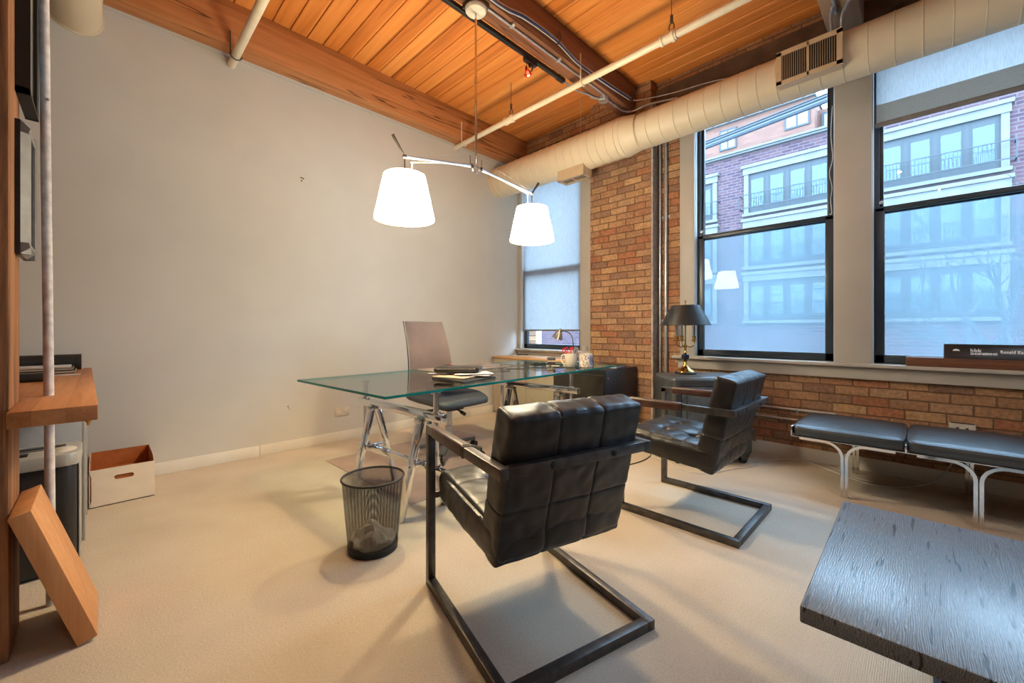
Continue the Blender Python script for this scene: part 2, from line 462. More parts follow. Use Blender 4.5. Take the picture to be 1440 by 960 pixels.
M['credenza'] = pm('beige_laminate', (186, 172, 150), .5, var=.02)
M['maple'] = wood('maple_top', [(.3, (204, 150, 92)), (.7, (224, 178, 122))], axis=0, grain=30, rough=.35)
M['oak_slab'] = wood('oiled_oak_slab', [(.25, (146, 92, 54)), (.5, (186, 126, 78)), (.75, (208, 152, 102))], axis=0, grain=36, rough=.45, stretch=.06, board=.075, board_axis=1)
M['oak_block'] = wood('oak_block', [(.25, (170, 110, 66)), (.5, (198, 138, 88)), (.75, (216, 164, 112))], axis=2, grain=44, rough=.5, stretch=.06)
M['walnut'] = wood('walnut_plank', [(.25, (66, 38, 28)), (.5, (108, 66, 46)), (.75, (136, 88, 62))], axis=0, grain=40, rough=.5, stretch=.05)
M['post'] = wood('rough_timber_post', [(.34, (48, 30, 20)), (.47, (126, 84, 54)), (.66, (176, 124, 84))], axis=2, grain=46, rough=.75, stretch=.05, bmp=.6, cracks=.7)
M['beam_light'] = wood('warm_fir_beam', [(.25, (92, 56, 32)), (.38, (158, 102, 60)), (.55, (184, 124, 78)), (.8, (204, 148, 100))], axis=1, grain=22, rough=.6, stretch=.05, bmp=.35, cracks=.8)
M['beam_dark'] = wood('weathered_fir_beam', [(.2, (84, 58, 46)), (.5, (132, 90, 68)), (.8, (164, 116, 88))], axis=1, grain=20, rough=.7, stretch=.05, bmp=.35, cracks=.7)
M['beam_pale'] = wood('pale_weathered_beam', [(.2, (122, 100, 84)), (.5, (164, 138, 116)), (.8, (186, 162, 138))], axis=1, grain=18, rough=.8, stretch=.08, bmp=.35)
M['ceiling'] = wood('fir_ceiling_boards', [(.2, (140, 76, 30)), (.42, (208, 126, 58)), (.6, (226, 150, 78)), (.85, (238, 174, 108))], axis=0, grain=16, rough=.5, stretch=.045, bmp=.2, board=.14, board_axis=1)
M['brick'] = brick_mat('old_common_brick', [(155, 117, 88), (162, 122, 92), (171, 131, 97), (158, 113, 85), (180, 142, 103), (148, 113, 90), (166, 126, 95), (164, 110, 81), (139, 106, 86), (171, 135, 104)], (124, 95, 74), mw=.008, mix_noise=.55, bmp=.9)
M['brick_lintel'] = pm('dark_lintel_render', (92, 74, 62), .9, var=.22, scale=7, bmp=.5, bscale=30, dist=.01)
M['concrete_joint'] = pm('grey_mortar_chase', (168, 160, 156), .9, var=.12, scale=20, bmp=.3, bscale=60)
M['silver_plastic'] = pm('silver_grey_plastic', (176, 174, 168), .38, .25, var=.03)
M['dark_plastic'] = pm('charcoal_plastic', (40, 38, 38), .35, var=.06)
M['grey_panel'] = pm('pale_grey_panel', (176, 178, 182), .35, .3, var=.02)
M['card_white'] = pm('white_carton', (222, 208, 192), .75, var=.02, scale=14)
M['card_brown'] = pm('brown_corrugated_board', (168, 92, 42), .8, var=.06, scale=22)
M['paper'] = pm('white_paper', (196, 196, 200), .7, var=.02)
M['paper_cream'] = pm('cream_paper', (176, 158, 138), .7, var=.03)
M['mug_white'] = pm('glazed_cream_mug', (224, 214, 198), .22, var=.02)
M['red'] = pm('red_plastic', (206, 34, 52), .3)
M['amber'] = pm('amber_hook', (176, 128, 60), .4, .4)
M['plate'] = pm('painted_cover_plate', (198, 186, 172), .5)
M['off_white'] = pm('off_white_plastic', (206, 202, 192), .45)
M['wire_white'] = pm('white_cable_jacket', (206, 204, 200), .5)
M['wire_blue'] = pm('blue_cable_jacket', (52, 84, 150), .45)
M['wire_grey'] = pm('grey_street_cable', (48, 56, 64), .6)
M['safe'] = pm('gunmetal_safe_enamel', (70, 72, 74), .38, .3, var=.1, scale=10, bmp=.05, bscale=80)
M['safe_panel'] = pm('worn_safe_panel', (92, 98, 104), .45, .3, var=.14, scale=16, bmp=.05, bscale=80)
M['navy_glaze'] = pm('navy_enamel', (26, 34, 60), .15)
M['bag'] = fabric_trans('grey_plastic_liner', (222, 214, 206), .45, see=.1, scale=20)
M['letter'] = pm('white_lettering', (232, 236, 240), .5)
M['sign'] = pm('black_nameplate_lacquer', (16, 20, 26), .3, var=.2, scale=40)
M['art_blue'] = pm('blue_grey_print', (110, 132, 156), .35, var=.2, scale=8)
M['silver_frame'] = pm('pewter_moulding', (132, 130, 128), .5, 0.)
M['mat_board'] = pm('grey_mat_board', (172, 176, 172), .6)
M['street_brick'] = brick_mat('plum_street_brick', [(66, 47, 53), (72, 52, 57), (61, 44, 52), (77, 55, 59)], (83, 75, 78), bl=.42, bh=.14, mw=.028, bmp=.1, wob=.002, mix_noise=.15)
M['street_orange'] = brick_mat('salmon_street_brick', [(102, 72, 63), (105, 75, 64), (99, 69, 60)], (98, 74, 65), bl=.42, bh=.14, mw=.02, bmp=.05, wob=.002, mix_noise=.1)
M['limestone'] = pm('pale_limestone', (87, 87, 86), .8, var=.05, scale=3)
M['street_frame'] = pm('slate_blue_window_frame', (26, 34, 40), .5)
M['street_blind'] = pm('pale_blind_cloth', (122, 117, 119), .8, var=.03)
M['street_rail'] = pm('street_railing_paint', (25, 33, 40), .5)
M['asphalt'] = pm('street_asphalt', (48, 49, 52), .9)
M['bark'] = pm('bare_bark', (65, 69, 72), .9)

# carpet: looped rows with a soft mottle
m, nt, b = newmat('beige_ribbed_carpet'); b.inputs['Roughness'].default_value = .95; b.inputs['Specular IOR Level'].default_value = .1
mp = coords(nt)
n1 = N(nt, 'ShaderNodeTexNoise'); n1.inputs['Scale'].default_value = 130; n1.inputs['Detail'].default_value = 6; n1.inputs['Roughness'].default_value = .75; L(nt, mp, 'Vector', n1, 'Vector')
n2 = N(nt, 'ShaderNodeTexNoise'); n2.inputs['Scale'].default_value = 2.2; n2.inputs['Detail'].default_value = 4; L(nt, mp, 'Vector', n2, 'Vector')
wv = N(nt, 'ShaderNodeTexWave'); wv.inputs['Scale'].default_value = 55; wv.inputs['Distortion'].default_value = 2.5; wv.inputs['Detail'].default_value = 2; wv.inputs['Detail Scale'].default_value = 6; wv.bands_direction = 'X'
L(nt, mp, 'Vector', wv, 'Vector')
ad = N(nt, 'ShaderNodeMath', operation='MULTIPLY_ADD'); ad.inputs[1].default_value = .13; L(nt, wv, 'Fac', ad, 0)
sc2 = N(nt, 'ShaderNodeMath', operation='MULTIPLY_ADD'); sc2.inputs[1].default_value = .5; L(nt, n1, 'Fac', sc2, 0)
h2 = N(nt, 'ShaderNodeMath', operation='MULTIPLY'); h2.inputs[1].default_value = .28; L(nt, n2, 'Fac', h2, 0); L(nt, h2, 'Value', sc2, 2); L(nt, sc2, 'Value', ad, 2)
r = ramp(nt, [(.25, (170, 154, 136)), (.5, (206, 193, 176)), (.75, (224, 213, 199))]); L(nt, ad, 'Value', r, 'Fac'); L(nt, r, 'Color', b, 'Base Color')
hs = N(nt, 'ShaderNodeMath', operation='ADD'); wm = N(nt, 'ShaderNodeMath', operation='MULTIPLY'); wm.inputs[1].default_value = .35; L(nt, wv, 'Fac', wm, 0); L(nt, wm, 'Value', hs, 0); L(nt, n1, 'Fac', hs, 1)
bump(nt, b, hs, 'Value', .55, .005)
M['carpet'] = m

# weathered black oak with deep ridged grain and long splits
m, nt, b = newmat('weathered_black_oak'); b.inputs['Roughness'].default_value = .32; b.inputs['Coat Weight'].default_value = .4; b.inputs['Coat Roughness'].default_value = .25; b.inputs['Specular IOR Level'].default_value = .6
mp = coords(nt, (1, .12, 1))
n0 = N(nt, 'ShaderNodeTexNoise'); n0.inputs['Scale'].default_value = 5; n0.inputs['Detail'].default_value = 2; L(nt, mp, 'Vector', n0, 'Vector')
va = N(nt, 'ShaderNodeVectorMath', operation='MULTIPLY_ADD'); va.inputs[1].default_value = (.10, .10, 0); L(nt, n0, 'Color', va, 0); L(nt, mp, 'Vector', va, 2)
wv = N(nt, 'ShaderNodeTexWave'); wv.wave_type = 'BANDS'; wv.bands_direction = 'X'; wv.inputs['Scale'].default_value = 78; wv.inputs['Distortion'].default_value = 9; wv.inputs['Detail'].default_value = 3; wv.inputs['Detail Scale'].default_value = 1.6
L(nt, va, 'Vector', wv, 'Vector')
mp2 = coords(nt, (4.6, .30, 1), (0, 0, R(4)))
n3 = N(nt, 'ShaderNodeTexNoise'); n3.inputs['Scale'].default_value = 22; n3.inputs['Detail'].default_value = 1; L(nt, mp2, 'Vector', n3, 'Vector')
ck = N(nt, 'ShaderNodeMapRange'); ck.inputs['From Min'].default_value = .655; ck.inputs['From Max'].default_value = .685; L(nt, n3, 'Fac', ck, 'Value')
r = ramp(nt, [(.1, (80, 85, 90)), (.5, (108, 114, 119)), (.9, (124, 130, 136))]); L(nt, wv, 'Fac', r, 'Fac')
mx = N(nt, 'ShaderNodeMix', data_type='RGBA'); L(nt, ck, 0, mx, 0); L(nt, r, 'Color', mx, 6); mx.inputs[7].default_value = lin((30, 28, 28)); nt.links.new(mx.outputs[2], b.inputs['Base Color'])
hm = N(nt, 'ShaderNodeMath', operation='MULTIPLY_ADD'); hm.inputs[1].default_value = -3.0; L(nt, ck, 0, hm, 0); L(nt, wv, 'Fac', hm, 2)
bump(nt, b, hm, 'Value', .34, .004)
M['table'] = m

# expanded-metal basket wall: a grid of small holes
m, nt, b = newmat('black_steel_mesh'); b.inputs['Base Color'].default_value = lin((30, 30, 32)); b.inputs['Roughness'].default_value = .5
tc = N(nt, 'ShaderNodeTexCoord'); sp = N(nt, 'ShaderNodeSeparateXYZ'); L(nt, tc, 'Object', sp, 'Vector')
at = N(nt, 'ShaderNodeMath', operation='ARCTAN2'); L(nt, sp, 'Y', at, 0); L(nt, sp, 'X', at, 1)
hole = []
for src, out, k in ((at, 'Value', 46.0), (sp, 'Z', 340.0)):
    q = N(nt, 'ShaderNodeMath', operation='MULTIPLY'); q.inputs[1].default_value = k; L(nt, src, out, q, 0)
    f = N(nt, 'ShaderNodeMath', operation='FRACT'); L(nt, q, 'Value', f, 0)
    g = N(nt, 'ShaderNodeMath', operation='GREATER_THAN'); g.inputs[1].default_value = .34; L(nt, f, 'Value', g, 0); hole.append(g)
hm = N(nt, 'ShaderNodeMath', operation='MULTIPLY'); L(nt, hole[0], 'Value', hm, 0); L(nt, hole[1], 'Value', hm, 1)
tp = N(nt, 'ShaderNodeBsdfTransparent'); ms = N(nt, 'ShaderNodeMixShader'); L(nt, hm, 'Value', ms, 0); L(nt, b, 0, ms, 1); L(nt, tp, 0, ms, 2); L(nt, ms, 0, nt.nodes['Material Output'], 'Surface')
M['steel_mesh'] = m

# patterned mug: rings of red and black on white
m, nt, b = newmat('ring_pattern_mug'); b.inputs['Roughness'].default_value = .25
mp = coords(nt); vo = N(nt, 'ShaderNodeTexVoronoi'); vo.inputs['Scale'].default_value = 62; L(nt, mp, 'Vector', vo, 'Vector')
r = ramp(nt, [(0, (226, 214, 204)), (.28, (226, 214, 204)), (.32, (120, 40, 40)), (.42, (60, 30, 34)), (.5, (228, 220, 214)), (1, (232, 226, 222))]); L(nt, vo, 'Distance', r, 'Fac'); L(nt, r, 'Color', b, 'Base Color')
M['mug_pattern'] = m
# fluted metal shade of the little desk lamp
M['flute'] = pm('brushed_pewter_shade', (176, 170, 160), .35, .7, var=.15, scale=60)

# ================================================================= THE ROOM
CZ = 3.75           # ceiling
XR, YF = 7.2, -6.6  # far ends of the office behind the camera
s = MB(); s.box((-.3, YF, -.12), (XR, .5, 0)); struct(s.build('floor', M['carpet'], smooth=False), 'beige ribbed carpet floor')

s = MB()            # ceiling of tongue-and-groove boards running along the window wall
y = .3
while y > YF:
    s.box((-.3, y - .14 + .004, CZ), (XR, y - .003, CZ + .03), bev=.004, seg=1)
    y -= .14
s.box((-.3, YF, CZ + .03), (XR, .3, CZ + .12))
struct(s.build('ceiling', M['ceiling'], smooth=False), 'orange fir board ceiling')

s = MB(); s.box((-.2, YF, 0), (.02, .5, CZ)); struct(s.build('wall_left', M['plaster'], smooth=False), 'plain grey painted plaster wall')
s = MB(); s.box((-.2, YF - .2, 0), (XR + .2, YF, CZ)); struct(s.build('wall_front', M['plaster'], smooth=False))
# right wall (out of frame)
s = MB(); s.box((XR, YF, 0), (XR + .3, .3, CZ))
struct(s.build('wall_right', M['plaster'], smooth=False))

WT = 3.34  # window head
ZS = .815  # rough sill
OPEN = [(.05, 1.16), (2.46, 3.64), (3.82, 4.98), (5.16, 6.30)]
s = MB()
xs = [0.02] + [v for o in OPEN for v in o] + [XR]
for i in range(0, len(xs), 2): s.box((xs[i], 0, 0), (xs[i + 1], .34, CZ))
for a, c2 in OPEN:
    s.box((a, 0, 0), (c2, .34, ZS)); s.box((a, 0, WT), (c2, .34, CZ))
s.box((1.33, -.13, 0), (2.09, 0, CZ))                # brick pier
struct(s.build('wall_back', M['brick'], smooth=False), 'exposed common brick window wall with a projecting pier')
# dark rendered band over the window heads
s = MB(); s.box((2.10, -.035, 3.33), (XR, 0, 3.66)); s.box((.03, -.03, 3.33), (1.32, 0, 3.56)); struct(s.build('trim_1', M['brick_lintel'], smooth=False), 'dark rendered lintel band above the windows')
s = MB(); s.box((2.091, -.128, 0.1), (2.112, .002, 3.5)); struct(s.build('trim_2', M['concrete_joint'], smooth=False), 'grey mortar strip down the corner of the brick pier')

# casings, jambs, stools and aprons
def casing(n, x0, x1, z0=.84, z1=WT, label=None):
    s = MB(); s.box((x0, -.018, z0), (x1, .012, z1), bev=.003)
    return struct(s.build('trim_%d' % n, M['taupe']), label)
casing(3, .022, .075, label='narrow taupe casing in the room corner')
casing(4, 1.10, 1.34, label='taupe casing beside the brick pier')
casing(5, 2.35, 2.497, label='taupe casing right of the conduits')
casing(6, 3.612, 3.845, label='wide taupe mullion between the two big windows')
casing(7, 4.95, 5.19)
def jamb(n, x0, x1, x2, x3):
    s = MB(); s.box((x0, .0, .84), (x1, .12, WT)); s.box((x2, .0, .84), (x3, .12, WT)); s.box((x0, .0, WT - .03), (x3, .12, WT))
    return struct(s.build('trim_%d' % n, M['jamb'], smooth=False), 'pale window reveal lining')
jamb(8, .05, .078, 1.10, 1.16); jamb(9, 2.46, 2.502, 3.606, 3.64); jamb(10, 3.82, 3.852, 4.944, 4.98); jamb(11, 5.16, 5.19, 6.27, 6.30)
def stool(n, x0, x1, label):
    s = MB(); s.box((x0, -.085, .812), (x1, .12, .840), bev=.006)
    s.box((x0 + .045, -.034, .715), (x1 - .0, -.001, .812), bev=.004)
    s.prism([(0, .812), (-.05, .812), (-.034, .77), (0, .76)], x0 + .02, x0 + .05, axes=(1, 2, 0))
    return struct(s.build('trim_%d' % n, M['taupe']), label)
stool(12, 2.29, 6.42, 'long taupe window stool and apron under the big windows')
stool(13, .022, 1.33, 'taupe stool and apron under the corner window')

s = MB(); s.box((2.12, -.016, 0), (XR, 0, .102), bev=.004); s.box((1.33, -.146, 0), (2.09, -.13, .102), bev=.004)
s.box((3.10, -.0175, .0), (3.102, -.001, .1)); struct(s.build('baseboard_back', M['white_trim']), 'pale grey baseboard under the brick wall')
s = MB()
for a, c2 in ((-6.6, -3.262), (-3.26, -.9), (-.898, -.02)): s.box((.02, a, 0), (.036, c2, .094), bev=.003)
struct(s.build('baseboard_left', M['white_trim']), 'cream baseboard along the grey wall')
s = MB(); s.box((.021, -6.4, 3.375), (.034, -.2, 3.402)); struct(s.build('trim_14', M['plaster'], smooth=False), 'thin grey moulding under the fir beam')

# timber beams running out from the window wall
def beam(x0, x1, z0, mat, label, cut=0.):
    s = MB(); s.box((x0, YF, z0), (x1, cut, CZ), bev=.012, seg=2)
    return struct(s.build('ceiling_beam', mat), label)
beam(.022, .185, 3.40, M['beam_light'], 'warm fir beam along the top of the grey wall', -.0)
beam(1.75, 1.92, 3.46, M['beam_dark'], 'dark weathered beam carrying the lighting track', -.13)
beam(3.585, 3.80, 3.46, M['beam_pale'], 'pale weathered beam with bent conduits at the top right')
beam(5.45, 5.66, 3.46, M['beam_dark'], 'dark weathered beam farther along')

# ---------------------------------------------------------------- windows
def window(n, x0, x1, label, mid=2.04, screen=True, zt=WT - .03):
    z0 = .842
    root = bpy.data.objects.new('window_%d' % n, None); COL.objects.link(root); root.location = (x0, .08, z0); struct(root, label)
    f = MB()
    f.box((x0, .055, z0), (x0 + .03, .125, zt)); f.box((x1 - .03, .055, z0), (x1, .125, zt)); f.box((x0, .055, zt - .03), (x1, .125, zt)); f.box((x0, .055, z0), (x1, .125, z0 + .012))
    f.build('window_frame', M['sash'], root, smooth=False)
    lo = MB()   # inner lower sash
    a, c2 = x0 + .004, x1 - .004
    lo.box((a, .05, z0 + .004), (a + .058, .082, mid + .02), bev=.004); lo.box((c2 - .058, .05, z0 + .004), (c2, .082, mid + .02), bev=.004)
    lo.box((a, .05, z0 + .004), (c2, .082, z0 + .066), bev=.004); lo.box((a, .05, mid - .022), (c2, .082, mid + .02), bev=.006)
    lo.box((a, .046, mid + .006), (c2, .052, mid + .012))
    o = lo.build('lower_sash', M['sash'], root)
    g = MB(); g.box((a + .058, .064, z0 + .066), (c2 - .058, .068, mid - .022)); g.build('pane', M['pane'], o, smooth=False)
    up = MB()
    up.box((a, .09, mid - .03), (a + .05, .12, zt), bev=.004); up.box((c2 - .05, .09, mid - .03), (c2, .12, zt), bev=.004)
    up.box((a, .09, zt - .05), (c2, .12, zt), bev=.004); up.box((a, .09, mid - .03), (c2, .12, mid + .01), bev=.004)
    o = up.build('upper_sash', M['sash'], root)
    g = MB(); g.box((a + .05, .103, mid + .01), (c2 - .05, .107, zt - .05)); g.build('pane', M['pane'], o, smooth=False)
    if screen:
        g = MB(); g.sheet((a + .03, .131, z0 + .02), (c2 - .03, .131, z0 + .02), (c2 - .03, .131, mid), (a + .03, .131, mid)); g.build('insect_screen', M['screen'], root, smooth=False)
    l = MB(); l.lathe([(.008, 0), (.014, .004), (.014, .012), (.006, .016), (0, .016)], (x0 + .05, .045, mid + .03), 14, Matrix.Translation((x0 + .045, .052, mid + .05)) @ Matrix.Rotation(R(90), 4, 'X'))
    l.build('sash_lock', M['steel'], root)
    return root
window(1, .078, 1.10, 'corner window behind the lowered roller shade', mid=1.94, screen=False)
window(2, 2.502, 3.606, 'bronze double-hung window right of the brick pier')
window(3, 3.852, 4.944, 'bronze double-hung window at the right edge')
window(4, 5.19, 6.27, None)  # continues the row out of view, added for its daylight

# ================================================================= OVERHEAD
# --- big spiral duct with a reducer and two registers
t = thing('air_duct', 'long cream spiral air duct running along the brick window wall', 'air duct', (0.03, -.39, 3.10))
def spiral(s, x0, x1, Yc, Zc, Rr, step, seg=48):
    prof = [(0, x0)] if False else []
    x = x0; prof.append((Rr, x0))
    while x < x1 - .02:
        prof += [(Rr, x - .004), (Rr + .0035, x), (Rr, x + .004)] if x > x0 + .01 else []
        x += step
    prof.append((Rr, x1))
    Mx = Matrix.Translation((0, Yc, Zc)) @ Matrix.Rotation(R(90), 4, 'Y') @ Matrix.Rotation(R(90), 4, 'Z')
    s.lathe(prof, seg=seg, M=Mx)
def ringx(x, Yc, Zc, Rr): pass
s = MB(); spiral(s, .019, 1.93, -.396, 3.10, .1975, .105); s.build('wide_section', M['duct'], t)
s = MB(); Mx = Matrix.Translation((0, -.39, 3.10)) @ Matrix.Rotation(R(90), 4, 'Y')
s.lathe([(.2005, 1.925), (.2005, 1.96), (.197, 1.962), (.1745, 2.09), (.1745, 2.12)], seg=48, M=Mx); s.build('reducer', M['duct'], t)
s = MB(); spiral(s, 2.10, XR, -.379, 3.10, .1705, .135); s.build('narrow_section', M['duct'], t)
def register(x0, x1, Mr, w, h, depth, name='register', sl=.0085):
    """box register in local frame: face at +z, x along the duct"""
    s = MB(); fw = .028
    s.box((x0, -h / 2, -depth), (x1, h / 2, -.012), Mr)
    for a, b2, c2, d in ((x0 - .006, x1 + .006, -h / 2 - .006, -h / 2 + fw), (x0 - .006, x1 + .006, h / 2 - fw, h / 2 + .006), (x0 - .006, x0 + fw, -h / 2, h / 2), (x1 - fw, x1 + .006, -h / 2, h / 2), ((x0 + x1) / 2 - .006, (x0 + x1) / 2 + .006, -h / 2, h / 2)):
        s.box((a, c2, -.014), (b2, d, 0), Mr)
    o = s.build(name, M['vent'], t, smooth=False)
    g = MB(); g.box((x0 + .01, -h / 2 + .01, -.0118), (x1 - .01, h / 2 - .01, -.0105), Mr); g.build('dark_interior', M['vent_dark'], o, smooth=False)
    g = MB(); k = x0 + fw + .008
    while k < x1 - fw - .004:
        g.box((k - .0012, -h / 2 + fw, -.0105), (k + .0012, h / 2 - fw, -.0105 + sl), Mr); k += .0135
    g.build('louvre', M['vent'], o, smooth=False)
register(3.335, 3.722, Matrix(((1, 0, 0, 0), (0, 0, -1, -.585), (0, 1, 0, 3.088), (0, 0, 0, 1))), .39, .245, .09)
register(1.13, 1.49, Matrix(((1, 0, 0, 0), (0, -1, 0, -.418), (0, 0, -1, 2.815), (0, 0, 0, 1))), .36, .165, .12, sl=.002)
t = thing('air_duct', 'end of a second round cream duct at the top left corner by the grey wall', 'air duct', (.03, -4.36, 3.268))
s = MB(); spiral(s, .019, 1.0, -4.36, 3.268, .13, 3.); s.build('duct_section', M['duct'], t)
s = MB(); s.lathe([(.131, .02), (.139, .022), (.139, .032), (.131, .034)], seg=48, M=Matrix.Translation((0, -4.36, 3.268)) @ Matrix.Rotation(R(90), 4, 'Y')); s.build('wall_collar', M['duct'], t)
s = MB(); s.lathe([(.13, 3.20), (.13, CZ)], (1.0, -4.36, 0), 40); s.sphere((1.0, -4.36, 3.268), .13, 32); s.build('riser', M['duct'], t)

# --- sprinkler pipes
t = thing('sprinkler_pipe', 'long cream sprinkler pipe crossing diagonally below the ceiling boards', 'pipe', (.02, -1.134, 3.36))
s = MB(); s.cyl((.02, -1.134, 3.36), (XR, -1.134, 3.36), .0285, seg=24); s.build('pipe_run', M['cream_pipe'], t)
for x in (.985, 2.735, 5.2):
    s = MB(); s.cyl((x - .06, -1.134, 3.36), (x + .06, -1.134, 3.36), .036, seg=24); s.cyl((x - .066, -1.134, 3.36), (x - .045, -1.134, 3.36), .041, seg=24); s.cyl((x + .02, -1.134, 3.36), (x + .045, -1.134, 3.36), .043, seg=24)
    s.build('coupling', M['cream_pipe'], t)
    s = MB(); s.tube([(x + .02 + .02 * math.cos(a), -1.134, 3.43 + .035 * math.sin(a)) for a in [2 * PI * k / 14 for k in range(14)]], .005, 8, closed=True); s.cyl((x + .02, -1.134, 3.465), (x + .02, -1.134, 3.52), .012); s.cyl((x + .02, -1.134, 3.5), (x + .02, -1.134, CZ), .003)
    s.build('ring_hanger', M['iron'], t)
for x in (.20, 1.935):
    s = MB(); s.tube([(x, -1.175, 3.60), (x, -1.172, 3.36)] + [(x, -1.134 + .038 * math.cos(a), 3.36 + .038 * math.sin(a)) for a in [PI + PI * k / 8 for k in range(9)]] + [(x, -1.096, 3.42)], .006, 8)
    s.build('hook_hanger', M['cream_pipe'], t)
t = thing('sprinkler_pipe', 'short cream pipe leaving the grey wall under the fir beam at the upper left', 'pipe', (.02, -3.468, 3.33))
s = MB(); s.cyl((.02, -3.468, 3.322), (XR, -3.468, 3.322), .031, seg=24); s.build('pipe_run', M['cream_pipe'], t)
s = MB(); s.cyl((1.15, -3.468, 3.322), (1.27, -3.468, 3.322), .039, seg=24); s.cyl((1.14, -3.468, 3.322), (1.16, -3.468, 3.322), .043, seg=24); s.build('coupling', M['cream_pipe'], t)
s = MB(); s.tube([(.20, -3.51, 3.5), (.20, -3.505, 3.322)] + [(.2, -3.468 + .04 * math.cos(a), 3.322 + .04 * math.sin(a)) for a in [PI + PI * k / 8 for k in range(9)]], .005, 8); s.build('hook_hanger', M['iron'], t)

# --- twin-arm pendant
PX = 1.84
t = thing('pendant_lamp', 'chrome two-arm pendant lamp with two lit cream drum shades hanging above the glass desk', 'lamp', (PX, -2.325, 3.46))
s = MB(); s.lathe([(0, 3.385), (.05, 3.387), (.07, 3.394), (.077, 3.405), (.077, 3.42), (.066, 3.422)], (PX, -2.325, 0), 32); s.build('ceiling_cup', M['off_white'], t)
s = MB(); s.box((PX - .07, -2.395, 3.42), (PX + .07, -2.255, 3.46), bev=.004); s.build('mounting_box', M['iron'], t)
s = MB(); s.cyl((PX, -2.325, 2.29), (PX, -2.325, 3.39), .0085, seg=14); s.cyl((PX, -2.325, 2.88), (PX, -2.325, 2.925), .0115, seg=14); s.build('stem', M['chrome'], t)
s = MB(); s.tube([(PX + .0, -2.325 + .03 * math.cos(a), 2.262 + .026 * math.sin(a)) for a in [2 * PI * k / 18 for k in range(18)]], .006, 8, closed=True)
s.cyl((PX, -2.325, 2.28), (PX, -2.325, 2.3), .012)
for sg in (-1, 1): s.cyl((PX - .012, -2.325 + sg * .045, 2.272), (PX + .012, -2.325 + sg * .045, 2.272), .014); s.cyl((PX, -2.325 + sg * .05, 2.272), (PX, -2.325 + sg * .055, 2.345), .0035)
s.build('hub', M['chrome'], t)
for sg, ye, ze, yc, zc in ((-1, -2.902, 2.18, -2.985, 2.292), (1, -1.723, 2.228, -1.642, 2.332)):
    y0 = -2.325 + sg * .05
    s = MB(); s.cyl((PX, y0, 2.272), (PX, ye, ze), .0095, seg=16); s.cyl((PX, y0, 2.272), (PX, y0 + sg * .06, 2.272 + (ze - 2.272) * .1), .013, seg=14)
    arm = s.build('arm', M['arm_steel'], t)
    s = MB(); s.tube([(PX, -2.325 + sg * .055, 2.343), (PX, ye, ze + .012)], .0012, 6); s.build('tension_wire', M['steel'], arm)
    s = MB(); s.cyl((PX, ye, ze), (PX, yc, zc), .006, .010, seg=12); s.sphere((PX, ye, ze), .015); s.build('counterweight', M['iron'], t)
    zt = ze - .118
    s = MB(); s.cyl((PX, ye, zt - .06), (PX, ye, ze), .0045); s.cyl((PX, ye, zt - .02), (PX, ye, zt + .022), .016, seg=14); s.build('drop_rod', M['chrome'], t)
    s = MB(); s.tube(smooth_path([(PX, y0 + sg * .1, 2.262), (PX, ye - sg * .08, ze - .012), (PX, ye - sg * .055, ze - .03), (PX, ye - sg * .05, ze - .09), (PX, ye - sg * .05, zt)]), .0035, 8); s.build('lamp_cord', M['cream_pipe'], t)
    s = MB()
    zb = zt - .275
    s.lathe([(.1255, zt), (.1845, zb)], (PX, ye, 0), 56)
    sh = s.build('lamp_shade', M['shade_cloth'], t)
    for rr, zz in ((.1245, zt), (.1835, zb)):
        s = MB(); s.tube([(PX + rr * math.cos(a), ye + rr * math.sin(a), zz) for a in [2 * PI * k / 48 for k in range(48)]], .0028, 6, closed=True); s.build('shade_ring', M['brass'], sh)
    s = MB()
    for k in range(3): a = 2 * PI * k / 3; s.tube([(PX, ye, zt - .012), (PX + .124 * math.cos(a), ye + .124 * math.sin(a), zt - .002)], .0022, 6)
    s.build('shade_spider', M['brass'], sh)
    s = MB(); s.lathe([(0, zt - .150), (.012, zt - .146), (.019, zt - .13), (.017, zt - .11), (.0145, zt - .09), (.0145, zt - .06), (0, zt - .06)], (PX, ye, 0), 20); s.build('bulb', M['crystal'], sh)
    lt = bpy.data.lights.new('pendant_bulb_light', 'POINT'); lt.energy = PEND; lt.color = PENDC; lt.shadow_soft_size = .035
    lo = bpy.data.objects.new('pendant_bulb_light', lt); COL.objects.link(lo); lo.location = (PX, ye, zt - .135)

# --- track light on the beam
t = thing('track_light', 'black lighting track under the dark beam with one glowing red spot head', 'track light', (1.735, -1.6, 3.46))
s = MB(); s.box((1.717, -4.6, 3.425), (1.752, -1.17, 3.459), bev=.003); s.box((1.712, -1.26, 3.422), (1.757, -1.165, 3.4595), bev=.003); s.box((1.73, -4.6, 3.4225), (1.739, -1.26, 3.426)); s.build('track', M['black'], t)
s = MB(); s.box((1.715, -1.70, 3.385), (1.755, -1.56, 3.425), bev=.005); s.cyl((1.735, -1.635, 3.40), (1.735, -1.635, 3.36), .012)
s.tube([(1.70, -1.64, 3.385), (1.70, -1.645, 3.31), (1.70, -1.66, 3.295)], .006, 8); s.tube([(1.77, -1.64, 3.385), (1.77, -1.645, 3.31), (1.77, -1.66, 3.295)], .006, 8)
hd = s.build('spot_head', M['black_matte'], t)
Mx = Matrix.Translation((1.735, -1.66, 3.295)) @ Matrix.Rotation(R(28), 4, 'X')
s = MB(); s.lathe([(.010, .05), (.014, .03), (.030, -.01), (.032, -.02), (.029, -.018), (.012, .028)], seg=20, M=Mx); s.build('reflector', thin_glass('red_dichroic_glass', (250, 150, 140), 3), hd)
s = MB(); s.lathe([(0, -.026), (.011, -.020), (.012, .01), (0, .02)], seg=12, M=Mx); s.build('lamp_capsule', emit('red_hot_capsule', (255, 96, 80), 60), hd)

